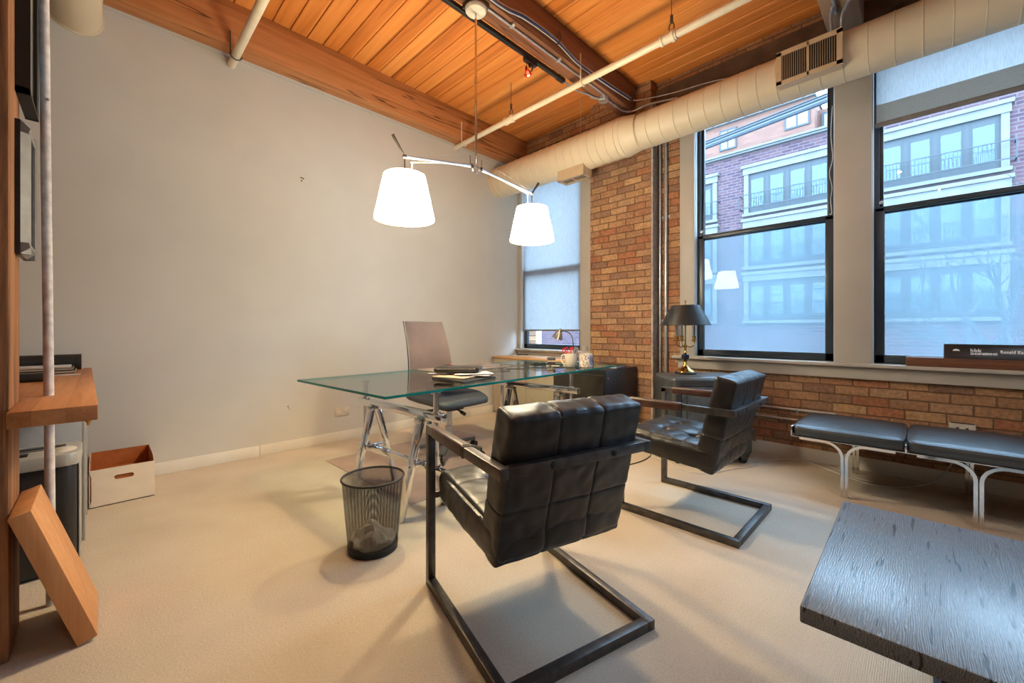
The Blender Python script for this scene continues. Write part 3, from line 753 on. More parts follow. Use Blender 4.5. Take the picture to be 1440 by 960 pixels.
# --- conduits, cables and the junction box on the dark beam
s = MB(); s.tube([(1.875, -2.25, 3.447), (1.875, -.70, 3.447)], .0095, 12)
for y in (-2.0, -1.43): s.box((1.86, y - .012, 3.436), (1.912, y + .012, 3.4595), bev=.003)
tag(origin(s.build('conduit', M['steel']), (1.875, -1.4, 3.447)), 'straight steel conduit along the underside of the dark beam ending at the junction box', 'conduit')
t = thing('junction_box', 'small round steel junction box under the dark beam near the duct', 'junction box', (1.83, -.635, 3.46))
s = MB(); s.lathe([(0, 3.418), (.050, 3.418), (.052, 3.421), (.052, 3.459), (0, 3.459)], (1.83, -.635, 0), 8); s.build('box_body', M['steel'], t, ang=20)
s = MB(); s.cyl((1.875, -.70, 3.447), (1.862, -.665, 3.443), .014); s.cyl((1.76, -.75, 3.445), (1.80, -.67, 3.445), .014); s.build('connector', M['steel'], t)
s = MB(); s.tube(smooth_path([(1.735, -1.168, 3.44), (1.737, -1.05, 3.43), (1.755, -.93, 3.425), (1.762, -.82, 3.445), (1.778, -.72, 3.444)]), .009, 12); tag(origin(s.build('conduit', M['steel']), (1.74, -1, 3.44)), 'short wavy steel conduit from the end of the lighting track to the junction box', 'conduit')
s = MB(); s.tube(smooth_path([(1.845, -.585, 3.445), (1.85, -.42, 3.445), (1.86, -.30, 3.44), (1.93, -.22, 3.44), (2.10, -.20, 3.455), (2.40, -.20, 3.40)]), .0095, 12); s.cyl((1.848, -.45, 3.445), (1.85, -.41, 3.445), .014)
tag(origin(s.build('conduit', M['steel']), (1.9, -.25, 3.44)), 'bent steel conduit curving from the junction box down behind the duct', 'conduit')
t = thing('cable_bundle', 'blue and white data cables hung along the right face of the dark beam', 'cable', (1.932, -1.4, 3.53))
base = [(-4.6, 3.50), (-3.2, 3.55), (-2.27, 3.475), (-1.9, 3.53), (-1.525, 3.548), (-1.25, 3.50), (-1.0, 3.495), (-.6, 3.52), (-.27, 3.55)]
for i, (mat, nm) in enumerate((('wire_white', 'white_cable'), ('wire_blue', 'blue_cable'), ('wire_blue', 'blue_cable'), ('wire_white', 'white_cable'))):
    s = MB(); s.tube(smooth_path([(1.932 + .006 * (i % 2), y, z + .009 * (i - 1.5) + .005 * math.sin(y * 5 + i * 2)) for y, z in base]), .0042, 8); s.build(nm, M[mat], t)
for y, z in ((-1.50, 3.56), (-.275, 3.56), (-3.2, 3.56)):
    s = MB(); s.tube(smooth_path([(1.927, y + .02, z + .06), (1.931, y + .0, z + .01), (1.935, y - .01, z - .045), (1.96, y - .01, z - .03), (1.968, y - .01, z + .02), (1.955, y - .01, z + .055)]), .004, 8); s.build('cable_hook', M['black_matte'], t)
s = MB(); s.tube(smooth_path([(1.955, -.25, 3.535), (2.02, -.22, 3.525), (2.35, -.20, 3.47), (2.72, -.20, 3.425), (3.2, -.21, 3.335), (4.1, -.22, 3.31), (5.6, -.22, 3.31)]), .0045, 8)
tag(origin(s.build('cable', M['wire_white']), (2.7, -.2, 3.42)), 'single white cable swagging from the dark beam along the top of the duct', 'cable')
s = MB(); s.tube([(1.36, -.36, CZ), (1.36, -.375, 3.28)], .0022, 6); tag(origin(s.build('hanger_wire', M['steel']), (1.36, -.36, 3.5)), 'thin vertical wire from the ceiling boards down to the duct', 'wire')
for pts, lab in (([(3.685, -3.2, 3.447), (3.672, -.62, 3.447), (3.662, -.50, 3.44), (3.640, -.42, 3.42), (3.636, -.36, 3.36), (3.640, -.33, 3.28)], 'left steel conduit bending off the pale beam at the top right'),
                 ([(3.80, -1.6, 3.447), (3.775, -.60, 3.447), (3.745, -.48, 3.44), (3.705, -.40, 3.41), (3.696, -.36, 3.34), (3.70, -.33, 3.28)], 'right steel conduit slanting off the pale beam at the top right')):
    s = MB(); s.tube(smooth_path(pts), .011, 12); tag(origin(s.build('conduit', M['steel']), pts[1]), lab, 'conduit', 'conduits on the pale beam')

# --- conduits on the brick
for x, r_, z0, lab in ((2.142, .0125, .36, 'thin left vertical conduit on the brick beside the pier'), (2.205, .0165, .30, 'thicker right vertical conduit on the brick beside the pier')):
    s = MB(); s.tube(smooth_path([(x, -.022, 3.3), (x, -.022, .46 + z0 * .2), (x + .004, -.024, .42), (x + .002, -.034, .36), (x, -.034, .22)]), r_, 14)
    for z in (1.2, 2.3, .62): s.box((x - r_ - .006, -.01, z - .012), (x + r_ + .02, -.0005, z + .012)); s.tube([(x + (r_ + .002) * math.cos(a), -.022 - (r_ + .002) * math.sin(a), z) for a in [PI * k / 8 for k in range(9)]], .004, 6)
    tag(origin(s.build('conduit', M['steel']), (x, -.022, .3)), lab, 'conduit', 'vertical conduits on the brick wall')
t = thing('junction_box', 'painted junction box low on the brick where the vertical conduits end', 'junction box', (2.175, -.03, .2))
s = MB(); s.box((2.105, -.06, .14), (2.255, -.001, .23), bev=.004); s.build('box_body', M['off_white'], t); s = MB(); s.box((2.102, -.064, .137), (2.258, -.06, .233), bev=.002); s.build('cover', M['off_white'], t)
for z, lab, xe in ((.416, 'upper horizontal conduit low on the brick behind the bench', 3.62), (.328, 'lower horizontal conduit low on the brick behind the bench', 4.24)):
    s = MB(); s.cyl((2.26, -.014, z), (xe, -.014, z), .011, seg=12)
    for x in (3.36, 2.8): s.tube([(x, -.014 - .014 * math.cos(a), z + .014 * math.sin(a)) for a in [-PI / 2 + PI * k / 6 for k in range(7)]], .005, 6); s.box((x - .008, -.006, z - .03), (x + .008, -.001, z - .01))
    tag(origin(s.build('conduit', M['steel']), (3, -.014, z)), lab, 'conduit', 'horizontal conduits on the brick wall')
t = thing('outlet_box', 'off-white surface outlet box on the brick just above the bench', 'outlet', (4.31, -.02, .40))
s = MB(); s.box((4.252, -.045, .368), (4.379, -.001, .453), bev=.003); s.build('box_body', M['off_white'], t)
s = MB(); s.box((4.256, -.0475, .373), (4.375, -.0455, .448), bev=.001); pl = s.build('face_plate', M['off_white'], t)
for xx in (4.285, 4.33): s = MB(); s.box((xx, -.0485, .413), (xx + .015, -.0474, .428)); s.build('socket', M['black'], pl, smooth=False)
s = MB(); s.box((4.26, -.042, .453), (4.372, -.004, .457), bev=.001); s.build('dark_lid', M['dark_plastic'], t)  # thin dark layer over the top of the box

# --- roller shades, blind cord
t = thing('roller_shade', 'pale translucent roller shade pulled almost down over the corner window', 'roller shade', (.59, .03, 3.2))
s = MB(); s.sheet((.084, .029, 1.105), (1.095, .029, 1.105), (1.095, .029, 3.28), (.084, .029, 3.28)); s.build('cloth', M['roller'], t, smooth=False)
s = MB(); s.cyl((.084, .029, 1.098), (1.095, .029, 1.098), .011, seg=14); s.build('hem_bar', M['hem_bar'], t)
s = MB(); s.cyl((.082, .030, 3.272), (1.097, .030, 3.272), .026, seg=20); s.build('roller_tube', M['roller_hem'], t)
t = thing('roller_shade', 'pale roller shade with grey hem half lowered in the right edge window', 'roller shade', (4.39, .02, 3.2))
s = MB(); s.sheet((3.868, .019, 2.84), (4.935, .019, 2.84), (4.935, .019, 3.28), (3.868, .019, 3.28)); s.build('cloth', M['roller'], t, smooth=False)
s = MB(); s.sheet((3.868, .018, 2.70), (4.935, .018, 2.70), (4.935, .018, 2.842), (3.868, .018, 2.842)); s.sheet((3.868, .0205, 2.70), (4.935, .0205, 2.70), (4.935, .0205, 2.842), (3.868, .0205, 2.842)); s.build('hem_pocket', M['roller_hem'], t, smooth=False)
s = MB(); s.box((3.862, .010, 2.668), (4.94, .027, 2.703), bev=.004); s.build('hem_bar', M['hem_bar'], t)
s = MB(); s.cyl((3.86, .019, 3.272), (4.94, .019, 3.272), .026, seg=20); s.build('roller_tube', M['roller_hem'], t)
s = MB(); s.tube(smooth_path([(3.594, .03, 2.95), (3.585, .03, 2.72), (3.596, .03, 2.52), (3.575, .03, 2.40), (3.592, .03, 2.28), (3.583, .03, 2.18), (3.59, .03, 2.07), (3.575, .034, 2.06)]), .0028, 6)
tag(origin(s.build('blind_cord', M['wire_white']), (3.59, .03, 2.9)), 'kinked white blind cord hanging at the right edge of the left big window', 'cord')

# ================================================================= FURNITURE
# --- cantilever lounge chairs: local x runs from the front upright to the back
def make_chair(label, loc, rz):
    t = thing('cantilever_armchair', label, 'armchair', (loc[0], loc[1], 0), rz, 'pair of leather cantilever armchairs')
    W, B, A_ = .320, .033, .690     # half width, tube size, arm top
    LF, LA = .69, .672
    def loc_build(s, name, mat, par): return s.build(name, mat, par, local=True)
    s = MB()
    for sg in (-1, 1):
        y = sg * (W - B / 2)
        s.box((0, y - B / 2, 0), (LF, y + B / 2, .036), bev=.0025)              # floor bar
        s.box((0, y - B / 2, .030), (.034, y + B / 2, A_ - .004), bev=.0025)    # upright
        s.box((0, y - B / 2, A_ - .036), (LA, y + B / 2, A_), bev=.0025)        # arm
    s.box((LF - .036, -W + B, 0), (LF, W - B, .036), bev=.0025)
    s.box((LA - .030, -W + B, A_ - .036), (LA, W - B, A_), bev=.0025)
    loc_build(s, 'frame', M['iron'], t)
    s = MB(); s.box((.002, -W + B, .375), (.032, W - B, .402), bev=.002)
    s.cyl((.016, -W + B, .388), (.016, -W + B + .02, .388), .011); s.box((.02, -.2, .36), (.30, -.17, .376), bev=.002); s.box((.02, .17, .36), (.30, .2, .376), bev=.002)
    loc_build(s, 'seat_support', M['iron'], t)
    for sg in (-1, 1):
        y = sg * (W - B / 2); s = MB()
        s.box((.075, y - B / 2 - .005, A_ - .041), (.395, y + B / 2 + .005, A_ + .006), bev=.011, seg=3)
        loc_build(s, 'arm_wrap', M['leather_arm'], t)
        s = MB(); s.box((.395, y - B / 2 - .004, A_ - .040), (.399, y + B / 2 + .004, A_ + .004), bev=.001); s.box((.40, y - B / 2 - .003, A_ - .039), (.404, y + B / 2 + .003, A_ + .003), bev=.001)
        loc_build(s, 'wrap_ring', M['iron'], t)
    for y in (-.125, .135):
        s = MB(); s.lathe([(0, .006), (.006, .006), (.0115, .003), (.0125, 0)], seg=18, M=Matrix.Translation((LA, y, A_ - .018)) @ Matrix.Rotation(R(90), 4, 'Y')); s.box((.001, -.0012, .0055), (.0075, .0012, .0064), Matrix.Translation((LA - .001, y, A_ - .018)))
        loc_build(s, 'bolt', M['black_matte'], t)
    # seat: tilted pad with six tufts
    Ms = Matrix.Translation((.300, 0, .415)) @ Matrix.Rotation(R(5.0), 4, 'Y')
    s = MB(); xs2 = (-.10, .075); ys = (-.092, .092)
    s.cushion((.262, .274, .060), Ms, r=.024, n=(60, 60, 12), puff=.018, seams=[(0, xs2[0]), (0, xs2[1]), (1, ys[0]), (1, ys[1])], buttons=[(2, 1, a, b2) for a in xs2 for b2 in ys], sd=.0035, sw=.0045, bd=.026, bw=.026, wrinkle=.003)
    seat = loc_build(s, 'seat_cushion', M['leather'], t)
    for a in xs2:
        for b2 in ys:
            s = MB(); s.lathe([(0, .006), (.007, .004), (.010, 0)], seg=12, M=Ms @ Matrix.Translation((a, b2, .040))); loc_build(s, 'tuft_button', M['leather'], seat)
    # back: reclined pad, seams over the back face
    ang = math.atan2(.122, .495)
    Mb = Matrix.Translation((.557, 0, .588)) @ Matrix.Rotation(ang, 4, 'Y') @ Matrix.Rotation(R(0), 4, 'Z')
    s = MB(); zs2 = (-.062, .075)
    s.cushion((.054, .276, .262), Mb, r=.014, n=(14, 150, 84), puff=.006, seams=[(2, zs2[0]), (1, ys[0]), (1, ys[1])], buttons=[(0, -1, b2, a) for a in (-.02, .12) for b2 in ys], sd=.0034, sw=.0042, bd=.014, bw=.024, wrinkle=.0035)
    loc_build(s, 'back_cushion', M['leather'], t)
    s = MB()   # piping round the top of the back
    pip = [(-.052, -.272), (-.052, .272), (.052, .272), (.052, -.272)]
    path = []
    for i in range(4):
        a, b2 = Vector(pip[i] + (0,)), Vector(pip[(i + 1) % 4] + (0,))
        for k in range(8): path.append(Mb @ (Vector((0, 0, .250)) + a.lerp(b2, .04 + .92 * k / 7)))
    s.tube(path, .0032, 6, closed=True); loc_build(s, 'piping', M['leather'], t)
    return t
make_chair('dark leather cantilever armchair seen from behind, nearest the wastebasket', (2.678, -2.933), R(-14.7))
make_chair('dark leather cantilever armchair seen from its side, in front of the iron safe', (2.78, -1.655), 0)

# --- glass desk on chrome trestles
DA = R(3.6)
DM = Matrix.Translation((2.145, -3.195, 0)) @ Matrix.Rotation(DA, 4, 'Z')     # local y along the desk, x = -width..0
t = thing('glass_desk', 'long clear glass desk with teal edges on chrome trestle legs', 'desk', (1.75, -1.95, 0))
s = MB(); s.box((-1.13, 0, .738), (0, 2.56, .753), DM, bev=.0012, seg=1)
s.bm.normal_update()
for f in s.bm.faces:
    f.material_index = 0 if abs(f.normal.z) > .8 else 1
s.build('glass_top', [M['glass_top'], M['glass_edge']], t, smooth=False)
def trestle(yc):
    Mt = DM @ Matrix.Translation((-.41, yc, 0))
    s = MB(); s.box((-.47, -.024, .568), (.47, .024, .616), Mt, bev=.003); bar = s.build('trestle_bar', M['chrome'], t)
    for px in (-.28, .28):
        for sg in (-1, 1):
            s = MB(); a = Mt @ Vector((px, sg * .016, .585)); b2 = Mt @ Vector((px, sg * .165, 0)); s.bar(a, b2, .028, .052, up=Mt.to_3x3() @ Vector((1, 0, 0)), bev=.002)
            leg = s.build('trestle_leg', M['chrome'], bar)
        s = MB(); s.box((px - .026, -.05, .545), (px + .026, .05, .575), Mt, bev=.003); s.build('hinge_block', M['satin'], bar)
        s = MB(); s.box((px - .012, -.10, .285), (px + .012, .10, .315), Mt, bev=.002); s.cyl(Mt @ Vector((px, -.115, .30)), Mt @ Vector((px, .115, .30)), .006); s.build('stretcher', M['chrome'], bar)
    s = MB(); s.box((-.47, -.018, .262), (.47, .018, .302), Mt, bev=.003); s.build('cross_rail', M['chrome'], bar)
    for px in (-.40, .40):
        s = MB(); s.cyl(Mt @ Vector((px, 0, .302)), Mt @ Vector((px, 0, .733)), .0165, seg=22); s.lathe([(0, .729), (.03, .729), (.03, .7378), (0, .7378)], seg=22, M=Mt @ Matrix.Translation((px, 0, 0)))
        s.lathe([(.03, .302), (.03, .308), (.0165, .312)], seg=22, M=Mt @ Matrix.Translation((px, 0, 0))); s.lathe([(.028, .615), (.028, .621), (.0165, .625)], seg=22, M=Mt @ Matrix.Translation((px, 0, 0)))
        s.build('height_post', M['chrome'], bar)
trestle(.34); trestle(1.77)

# --- swivel chair behind the desk
t = thing('office_chair', 'mauve leather swivel office chair behind the glass desk', 'office chair', (1.16, -2.06, 0), R(4))
Mc = t.matrix_basis.copy() if False else Matrix.Translation((1.16, -2.06, 0)) @ Matrix.Rotation(R(4), 4, 'Z')
# curved sheet backrest (seat looks toward +x)
s = MB(); n0 = len(s.bm.faces); cols = []
for i in range(17):
    v = i / 16; row = []
    z = .56 + .62 * v; w = .252 - .036 * v; bx = -.27 - .13 * v - .035 * math.sin(v * PI * 1.0) * -1
    for k in range(13):
        u = -1 + 2 * k / 12
        row.append(s.bm.verts.new(Mc @ Vector((bx + .035 * u * u, u * w, z))))
    cols.append(row)
for i in range(16):
    for k in range(12): s.bm.faces.new((cols[i][k], cols[i][k + 1], cols[i + 1][k + 1], cols[i + 1][k]))
bmesh.ops.solidify(s.bm, geom=list(s.bm.faces), thickness=.028)
back = s.build('backrest', M['mauve'], t)
for sg in (-1, 1):
    s = MB(); s.tube([Mc @ Vector((-.27 - .13 * v + .035 * math.sin(v * PI) + .035 - .016, sg * (.254 - .036 * v), .56 + .62 * v)) for v in [k / 14 for k in range(15)]], .006, 8); s.build('backrest_edge', M['black'], back)
s = MB(); s.cushion((.255, .30, .032), Mc @ Matrix.Translation((-.02, 0, .515)) @ Matrix.Rotation(R(2), 4, 'Y'), r=.03, n=(30, 30, 6), puff=.012, wrinkle=.0); o = s.build('seat', M['navy'], t)
for v in o.data.vertices:     # waterfall front and rounded plan
    p = v.co; rr = (p.x + .02) / .255
    if rr > .2: p.z -= .05 * (rr - .2) ** 2; p.y *= 1 - .22 * max(0, rr - .3) ** 1.6
    if rr < -.2: p.y *= 1 - .12 * (-rr - .2)
s = MB(); s.box((-.20, -.20, .462), (.16, .20, .484), Mc, bev=.008); s.box((-.12, -.09, .40), (.10, .09, .463), Mc, bev=.014); s.build('tilt_mechanism', M['black'], t)
s = MB(); s.cyl(Mc @ Vector((.02, -.08, .43)), Mc @ Vector((.03, -.29, .425)), .008); s.cyl(Mc @ Vector((.03, -.24, .425)), Mc @ Vector((.03, -.30, .425)), .014); s.cyl(Mc @ Vector((.08, .0, .42)), Mc @ Vector((.24, -.05, .405)), .008); s.cyl(Mc @ Vector((.20, -.04, .408)), Mc @ Vector((.26, -.055, .40)), .015); s.build('lever', M['black'], t)
s = MB(); s.box((-.30, -.035, .47), (-.16, .035, .50), Mc @ Matrix.Rotation(R(0), 4, 'Y'), bev=.006); s.bar(Mc @ Vector((-.285, 0, .49)), Mc @ Vector((-.295, 0, .68)), .07, .018, up=(1, 0, 0), bev=.004); s.build('back_bracket', M['black'], t)
s = MB(); s.cyl(Mc @ Vector((0, 0, .10)), Mc @ Vector((0, 0, .40)), .025, seg=18); s.cyl(Mc @ Vector((0, 0, .09)), Mc @ Vector((0, 0, .26)), .036, seg=18); s.build('gas_column', M['steel'], t)
s = MB(); s.cyl(Mc @ Vector((0, 0, .075)), Mc @ Vector((0, 0, .125)), .05, seg=20)
for k in range(5):
    a = 2 * PI * k / 5 + .35; s.bar(Mc @ Vector((.03 * math.cos(a), .03 * math.sin(a), .105)), Mc @ Vector((.31 * math.cos(a), .31 * math.sin(a), .085)), .045, .03, bev=.006)
base = s.build('star_base', pm('grey_aluminium_base', (120, 118, 120), .4, .7), t)
for k in range(5):
    a = 2 * PI * k / 5 + .35; c2 = Vector((.31 * math.cos(a), .31 * math.sin(a), 0)); d = Vector((-math.sin(a), math.cos(a), 0))
    s = MB()
    for sg in (-1, 1): s.cyl(Mc @ (c2 + d * .008 * sg + Vector((0, 0, .032))), Mc @ (c2 + d * .024 * sg + Vector((0, 0, .032))), .0285, seg=20)
    s.cyl(Mc @ (c2 + Vector((0, 0, .03))), Mc @ (c2 + Vector((0, 0, .09))), .009); s.build('caster', M['black'], base)
s = MB()
s.prism([(-.98, -.82), (.30, -.82), (.30, .60), (-.98, .60)], .0005, .0045, axes=(0, 1, 2), M=Matrix.Translation((1.52, -2.05, 0)) @ Matrix.Rotation(R(2), 4, 'Z'), bev=.0015)
tag(origin(s.build('chair_mat', M['mat'], smooth=False), (1.2, -2.1, 0)), 'thin mauve grey chair mat on the carpet under the glass desk', 'chair mat')

# --- credenza and black cabinet in the corner
t = thing('credenza', 'low beige credenza with a maple edged top under the corner window', 'credenza', (.65, -.29, 0))
s = MB(); s.box((.05, -.515, .02), (1.262, -.06, .730)); s.box((.08, -.49, 0), (1.23, -.1, .02)); s.build('carcass', M['credenza'], t, smooth=False)
s = MB(); s.box((.045, -.54, .730), (1.268, -.05, .757), bev=.002); s.build('top_panel', M['maple'], t)
for a, b2 in ((.06, .655), (.66, 1.255)):
    s = MB(); s.box((a, -.533, .05), (b2, -.515, .722), bev=.002); dd = s.build('door', M['credenza'], t)
    s = MB(); xx = b2 - .05 if a < .2 else a + .05; s.cyl((xx, -.545, .56), (xx, -.545, .66), .005); s.cyl((xx, -.533, .57), (xx, -.545, .57), .004); s.cyl((xx, -.533, .65), (xx, -.545, .65), .004); s.build('handle', M['satin'], dd)
t = thing('file_cabinet', 'black two-drawer file cabinet with a tiny red sticker by the brick pier', 'cabinet', (1.61, -.46, 0))
s = MB(); s.box((1.285, -.765, .03), (1.943, -.155, .708), bev=.004); s.box((1.31, -.73, 0), (1.92, -.18, .03)); s.build('carcass', M['cab_black'], t)
for a, b2 in ((.06, .36), (.375, .66)):
    s = MB(); s.box((1.30, -.783, a), (1.928, -.764, b2), bev=.003); dd = s.build('drawer', M['cab_brown'], t)
    s = MB(); s.box((1.32, -.79, b2 - .016), (1.91, -.782, b2 - .004), bev=.002); s.build('finger_pull', M['iron'], dd)
s = MB(); s.box((1.9432, -.735, .617), (1.9445, -.722, .634)); s.build('red_sticker', M['red'], t, smooth=False)
s = MB(); s.box((1.9432, -.722, .617), (1.9445, -.714, .634)); s.build('green_sticker', pm('green_sticker_paper', (60, 150, 110), .6), t, smooth=False)

# --- iron safe, turned toward the room
SM = Matrix.Translation((2.691, -.941, 0)) @ Matrix.Rotation(R(45), 4, 'Z')
t = thing('iron_safe', 'squat dark iron safe with rounded edges on cast feet, turned toward the room', 'safe', (2.75, -.55, 0), R(45))
SW, SD = .645, .475
s = MB(); s.box((0, .012, .085), (SW, SD, .712), SM, bev=.035, seg=4); s.build('body', M['safe'], t)
s = MB()
fr = [(0.012, .06, .10, .695), (SW - .06, SW - .012, .10, .695), (.06, SW - .06, .64, .695), (.06, SW - .06, .10, .155)]
for a, b2, c2, d in fr: s.box((a, -.004, c2), (b2, .02, d), SM, bev=.004)
s.build('door_surround', M['safe'], t)
s = MB(); s.box((.064, -.001, .159), (SW - .064, .016, .636), SM, bev=.003); dr = s.build('door', M['safe_panel'], t)
s = MB()
for a, b2, c2, d in ((.10, SW - .10, .59, .60), (.10, SW - .10, .19, .20), (.10, .11, .19, .60), (SW - .11, SW - .10, .19, .60)): s.box((a, -.004, c2), (b2, .002, d), SM, bev=.0015)
s.build('panel_moulding', M['safe'], dr)
s = MB(); s.lathe([(0, -.03), (.02, -.03), (.028, -.022), (.03, 0)], seg=20, M=SM @ Matrix.Translation((.30, 0, .44)) @ Matrix.Rotation(R(-90), 4, 'X') @ Matrix.Scale(1, 4)); s.build('combination_dial', M['brass'], dr)
s = MB(); s.cyl(SM @ Vector((.02, -.03, .585)), SM @ Vector((.02, -.004, .585)), .011); s.sphere(SM @ Vector((.02, -.035, .585)), .013); s.cyl(SM @ Vector((.02, -.03, .585)), SM @ Vector((.045, -.03, .545)), .005); s.build('handle', M['iron'], t)
for z in (.20, .52):
    s = MB()
    for k in range(3): s.cyl(SM @ Vector((SW + .008, .0, z + k * .033)), SM @ Vector((SW + .008, .0, z + .028 + k * .033)), .011)
    s.box((SW - .035, -.008, z + .008), (SW + .01, .0, z + .085), SM, bev=.002); s.build('hinge', M['iron'], t)
for fx in (.05, SW - .05):
    for fy in (.06, SD - .06):
        sg = 1 if fx < .3 else -1
        s = MB(); s.prism([(-.05, .10), (.05, .10), (.05, .075), (.022, .045), (.022, .035), (-.022, .035), (-.035, .06)], -.03, .03, axes=(0, 2, 1), M=SM @ Matrix.Translation((fx, fy, 0)) @ Matrix.Scale(sg, 4, (1, 0, 0)), bev=.003)
        ft = s.build('foot', M['safe'], t)
        s = MB(); s.cyl(SM @ Vector((fx, fy - .016, .028)), SM @ Vector((fx, fy + .016, .028)), .028, seg=20); s.build('wheel', M['black_matte'], ft)

# --- candelabra lamp on the safe
BM = SM @ Matrix.Translation((.225, .315, .712))
t = thing('table_lamp', 'brass candelabra table lamp with a wide black shade standing on the iron safe', 'lamp', BM.translation, 0)
s = MB(); s.lathe([(0, 0), (.088, 0), (.090, .010), (.084, .018), (.07, .022)], seg=36, M=BM); s.build('base_plate', M['black_matte'], t)
s = MB(); s.lathe([(.078, .020), (.074, .028), (.05, .042), (.028, .062), (.016, .085), (.012, .11), (.018, .118), (.012, .126)], seg=32, M=BM); s.build('foot', M['brass'], t)
s = MB(); s.lathe([(.012, .124), (.028, .133), (.033, .152), (.028, .171), (.012, .18)], seg=28, M=BM); s.build('globe', M['navy_glaze'], t)
s = MB(); s.lathe([(.012, .18), (.016, .188), (.009, .20), (.012, .235), (.016, .242), (.007, .25), (.0055, .60), (.010, .605), (.0035, .612), (.003, .64), (.008, .648), (0, .655)], seg=20, M=BM); s.build('stem', M['brass'], t)
for k, a in enumerate((0, PI, PI / 2)):
    ca, sa = math.cos(a), math.sin(a)
    s = MB(); s.tube([BM @ Vector((r_ * ca, r_ * sa, z)) for r_, z in smooth_path([(.006, .255, 0), (.03, .238, 0), (.06, .243, 0), (.075, .262, 0), (.078, .29, 0)], 6) for _ in (0,)] if False else [BM @ Vector((p[0] * ca, p[0] * sa, p[1])) for p in smooth_path([(.006, .255, 0), (.03, .238, 0), (.06, .243, 0), (.075, .262, 0), (.078, .29, 0)], 6)], .0048, 10)
    Mk = BM @ Matrix.Translation((.078 * ca, .078 * sa, 0))
    s.lathe([(.006, .286), (.02, .292), (.022, .30), (.012, .305), (.016, .33), (.02, .335)], seg=18, M=Mk); am = s.build('candle_arm', M['brass'], t)
    s = MB(); s.lathe([(0, .332), (.016, .332), (.017, .345), (.0165, .545), (.012, .55), (0, .55)], seg=18, M=Mk); s.build('candle_sleeve', M['crystal'], am)
    s = MB(); s.cyl(Mk @ Vector((0, 0, .335)), Mk @ Vector((0, 0, .545)), .007, seg=12); s.build('candle_core', M['off_white'], am)
s = MB(); s.lathe([(.115, .607), (.1175, .607), (.212, .432), (.2095, .432), (.115, .607)], seg=48, M=BM); sh = s.build('lamp_shade', M['black_shade'], t)
s = MB()
for k in range(3): a = 2 * PI * k / 3 + .4; s.cyl(BM @ Vector((0, 0, .60)), BM @ Vector((.116 * math.cos(a), .116 * math.sin(a), .605)), .0022)
s.build('shade_spider', M['brass'], sh)

# --- leather bench
t = thing('bench', 'long black leather bench with looped chrome legs under the big windows', 'bench', (4.3, -.47, 0))
x0, MOD = 3.468, .583
YB0, YB1 = -.80, -.135
for k in range(4):
    a = x0 + k * MOD
    s = MB(); s.cushion((MOD / 2 - .014, (YB1 - YB0) / 2 - .008, .036), Matrix.Translation((a + MOD / 2, (YB0 + YB1) / 2, .396)), r=.012, n=(36, 36, 8), puff=.020, wrinkle=.002)
    cu = s.build('seat_cushion', M['leather_black'], t)
    s = MB()
    for z in (.424,):
        p = [(a + .018, YB0 + .012), (a + MOD - .018, YB0 + .012), (a + MOD - .018, YB1 - .012), (a + .018, YB1 - .012)]
        pts = []
        for i in range(4):
            q0, q1 = p[i], p[(i + 1) % 4]
            for j in range(6): u = .02 + .96 * j / 5; pts.append((q0[0] + (q1[0] - q0[0]) * u, q0[1] + (q1[1] - q0[1]) * u, z + .002))
        s.tube(pts, .0035, 6, closed=True)
    s.build('piping', M['leather_black'], cu)
s = MB()
for y in (YB0 + .012, YB1 - .012): s.box((x0, y - .010, .354), (x0 + 4 * MOD, y + .010, .361), bev=.0015)
for k in range(5): a = x0 + k * MOD; s.box((a - .005, YB0, .354), (a + .005, YB1, .425 if k in (0, 4) else .405), bev=.0015)
s.build('bench_frame', M['chrome'], t)
for y in (YB0 + .012, YB1 - .012):
    for k in range(4):
        xc = x0 + (k + .5) * MOD
        for sg in (-1, 1):
            rr = .095
            path = [(xc + sg * (rr + .15), y, .350), (xc + sg * (rr + .011), y, .350)] + [(xc + sg * (rr + .011 - rr * math.sin(a)), y, .350 - rr + rr * math.cos(a)) for a in [PI / 2 * j / 8 for j in range(1, 9)]] + [(xc + sg * .011, y, 0)]
            s = MB(); n0 = len(s.bm.faces); rings = []
            P = [Vector(p) for p in path]
            for i, p in enumerate(P):
                tt = (P[min(i + 1, len(P) - 1)] - P[max(i - 1, 0)]).normalized(); nn = Vector((tt.z, 0, -tt.x))
                rings.append([s.bm.verts.new(p + nn * c2 * .0085 + Vector((0, d * .0115, 0))) for c2, d in ((-1, -1), (1, -1), (1, 1), (-1, 1))])
            for A, B2 in zip(rings[:-1], rings[1:]):
                for j in range(4): s.bm.faces.new((A[j], A[(j + 1) % 4], B2[(j + 1) % 4], B2[j]))
            s.bm.faces.new(rings[0]); s.bm.faces.new(rings[-1][::-1]); s.build('leg', M['chrome'], t)

# --- rough black oak table, bottom right
t = thing('coffee_table', 'low rough grained black oak table in the bottom right corner', 'table', (4.35, -2.65, 0))
TM = Matrix.Translation((3.918, -3.075, 0)) @ Matrix.Rotation(R(.6), 4, 'Z')
s = MB(); s.box((0, 0, .411), (1.25, .835, .451), TM, bev=.004); 
s.build('table_top', M['table'], t)
s = MB()
for x in (.26, 1.0):
    for a, b2 in (((x, .10, .02), (x, .735, .02)), ((x, .10, .401), (x, .735, .401))): s.bar(TM @ Vector(a), TM @ Vector(b2), .05, .02 if a[2] > .1 else .02)
    for y in (.115, .72): s.bar(TM @ Vector((x, y, .0)), TM @ Vector((x, y, .41)), .05, .03)
    s.build('sled_leg', M['black_matte'], t); s = MB()
s.bm.free()

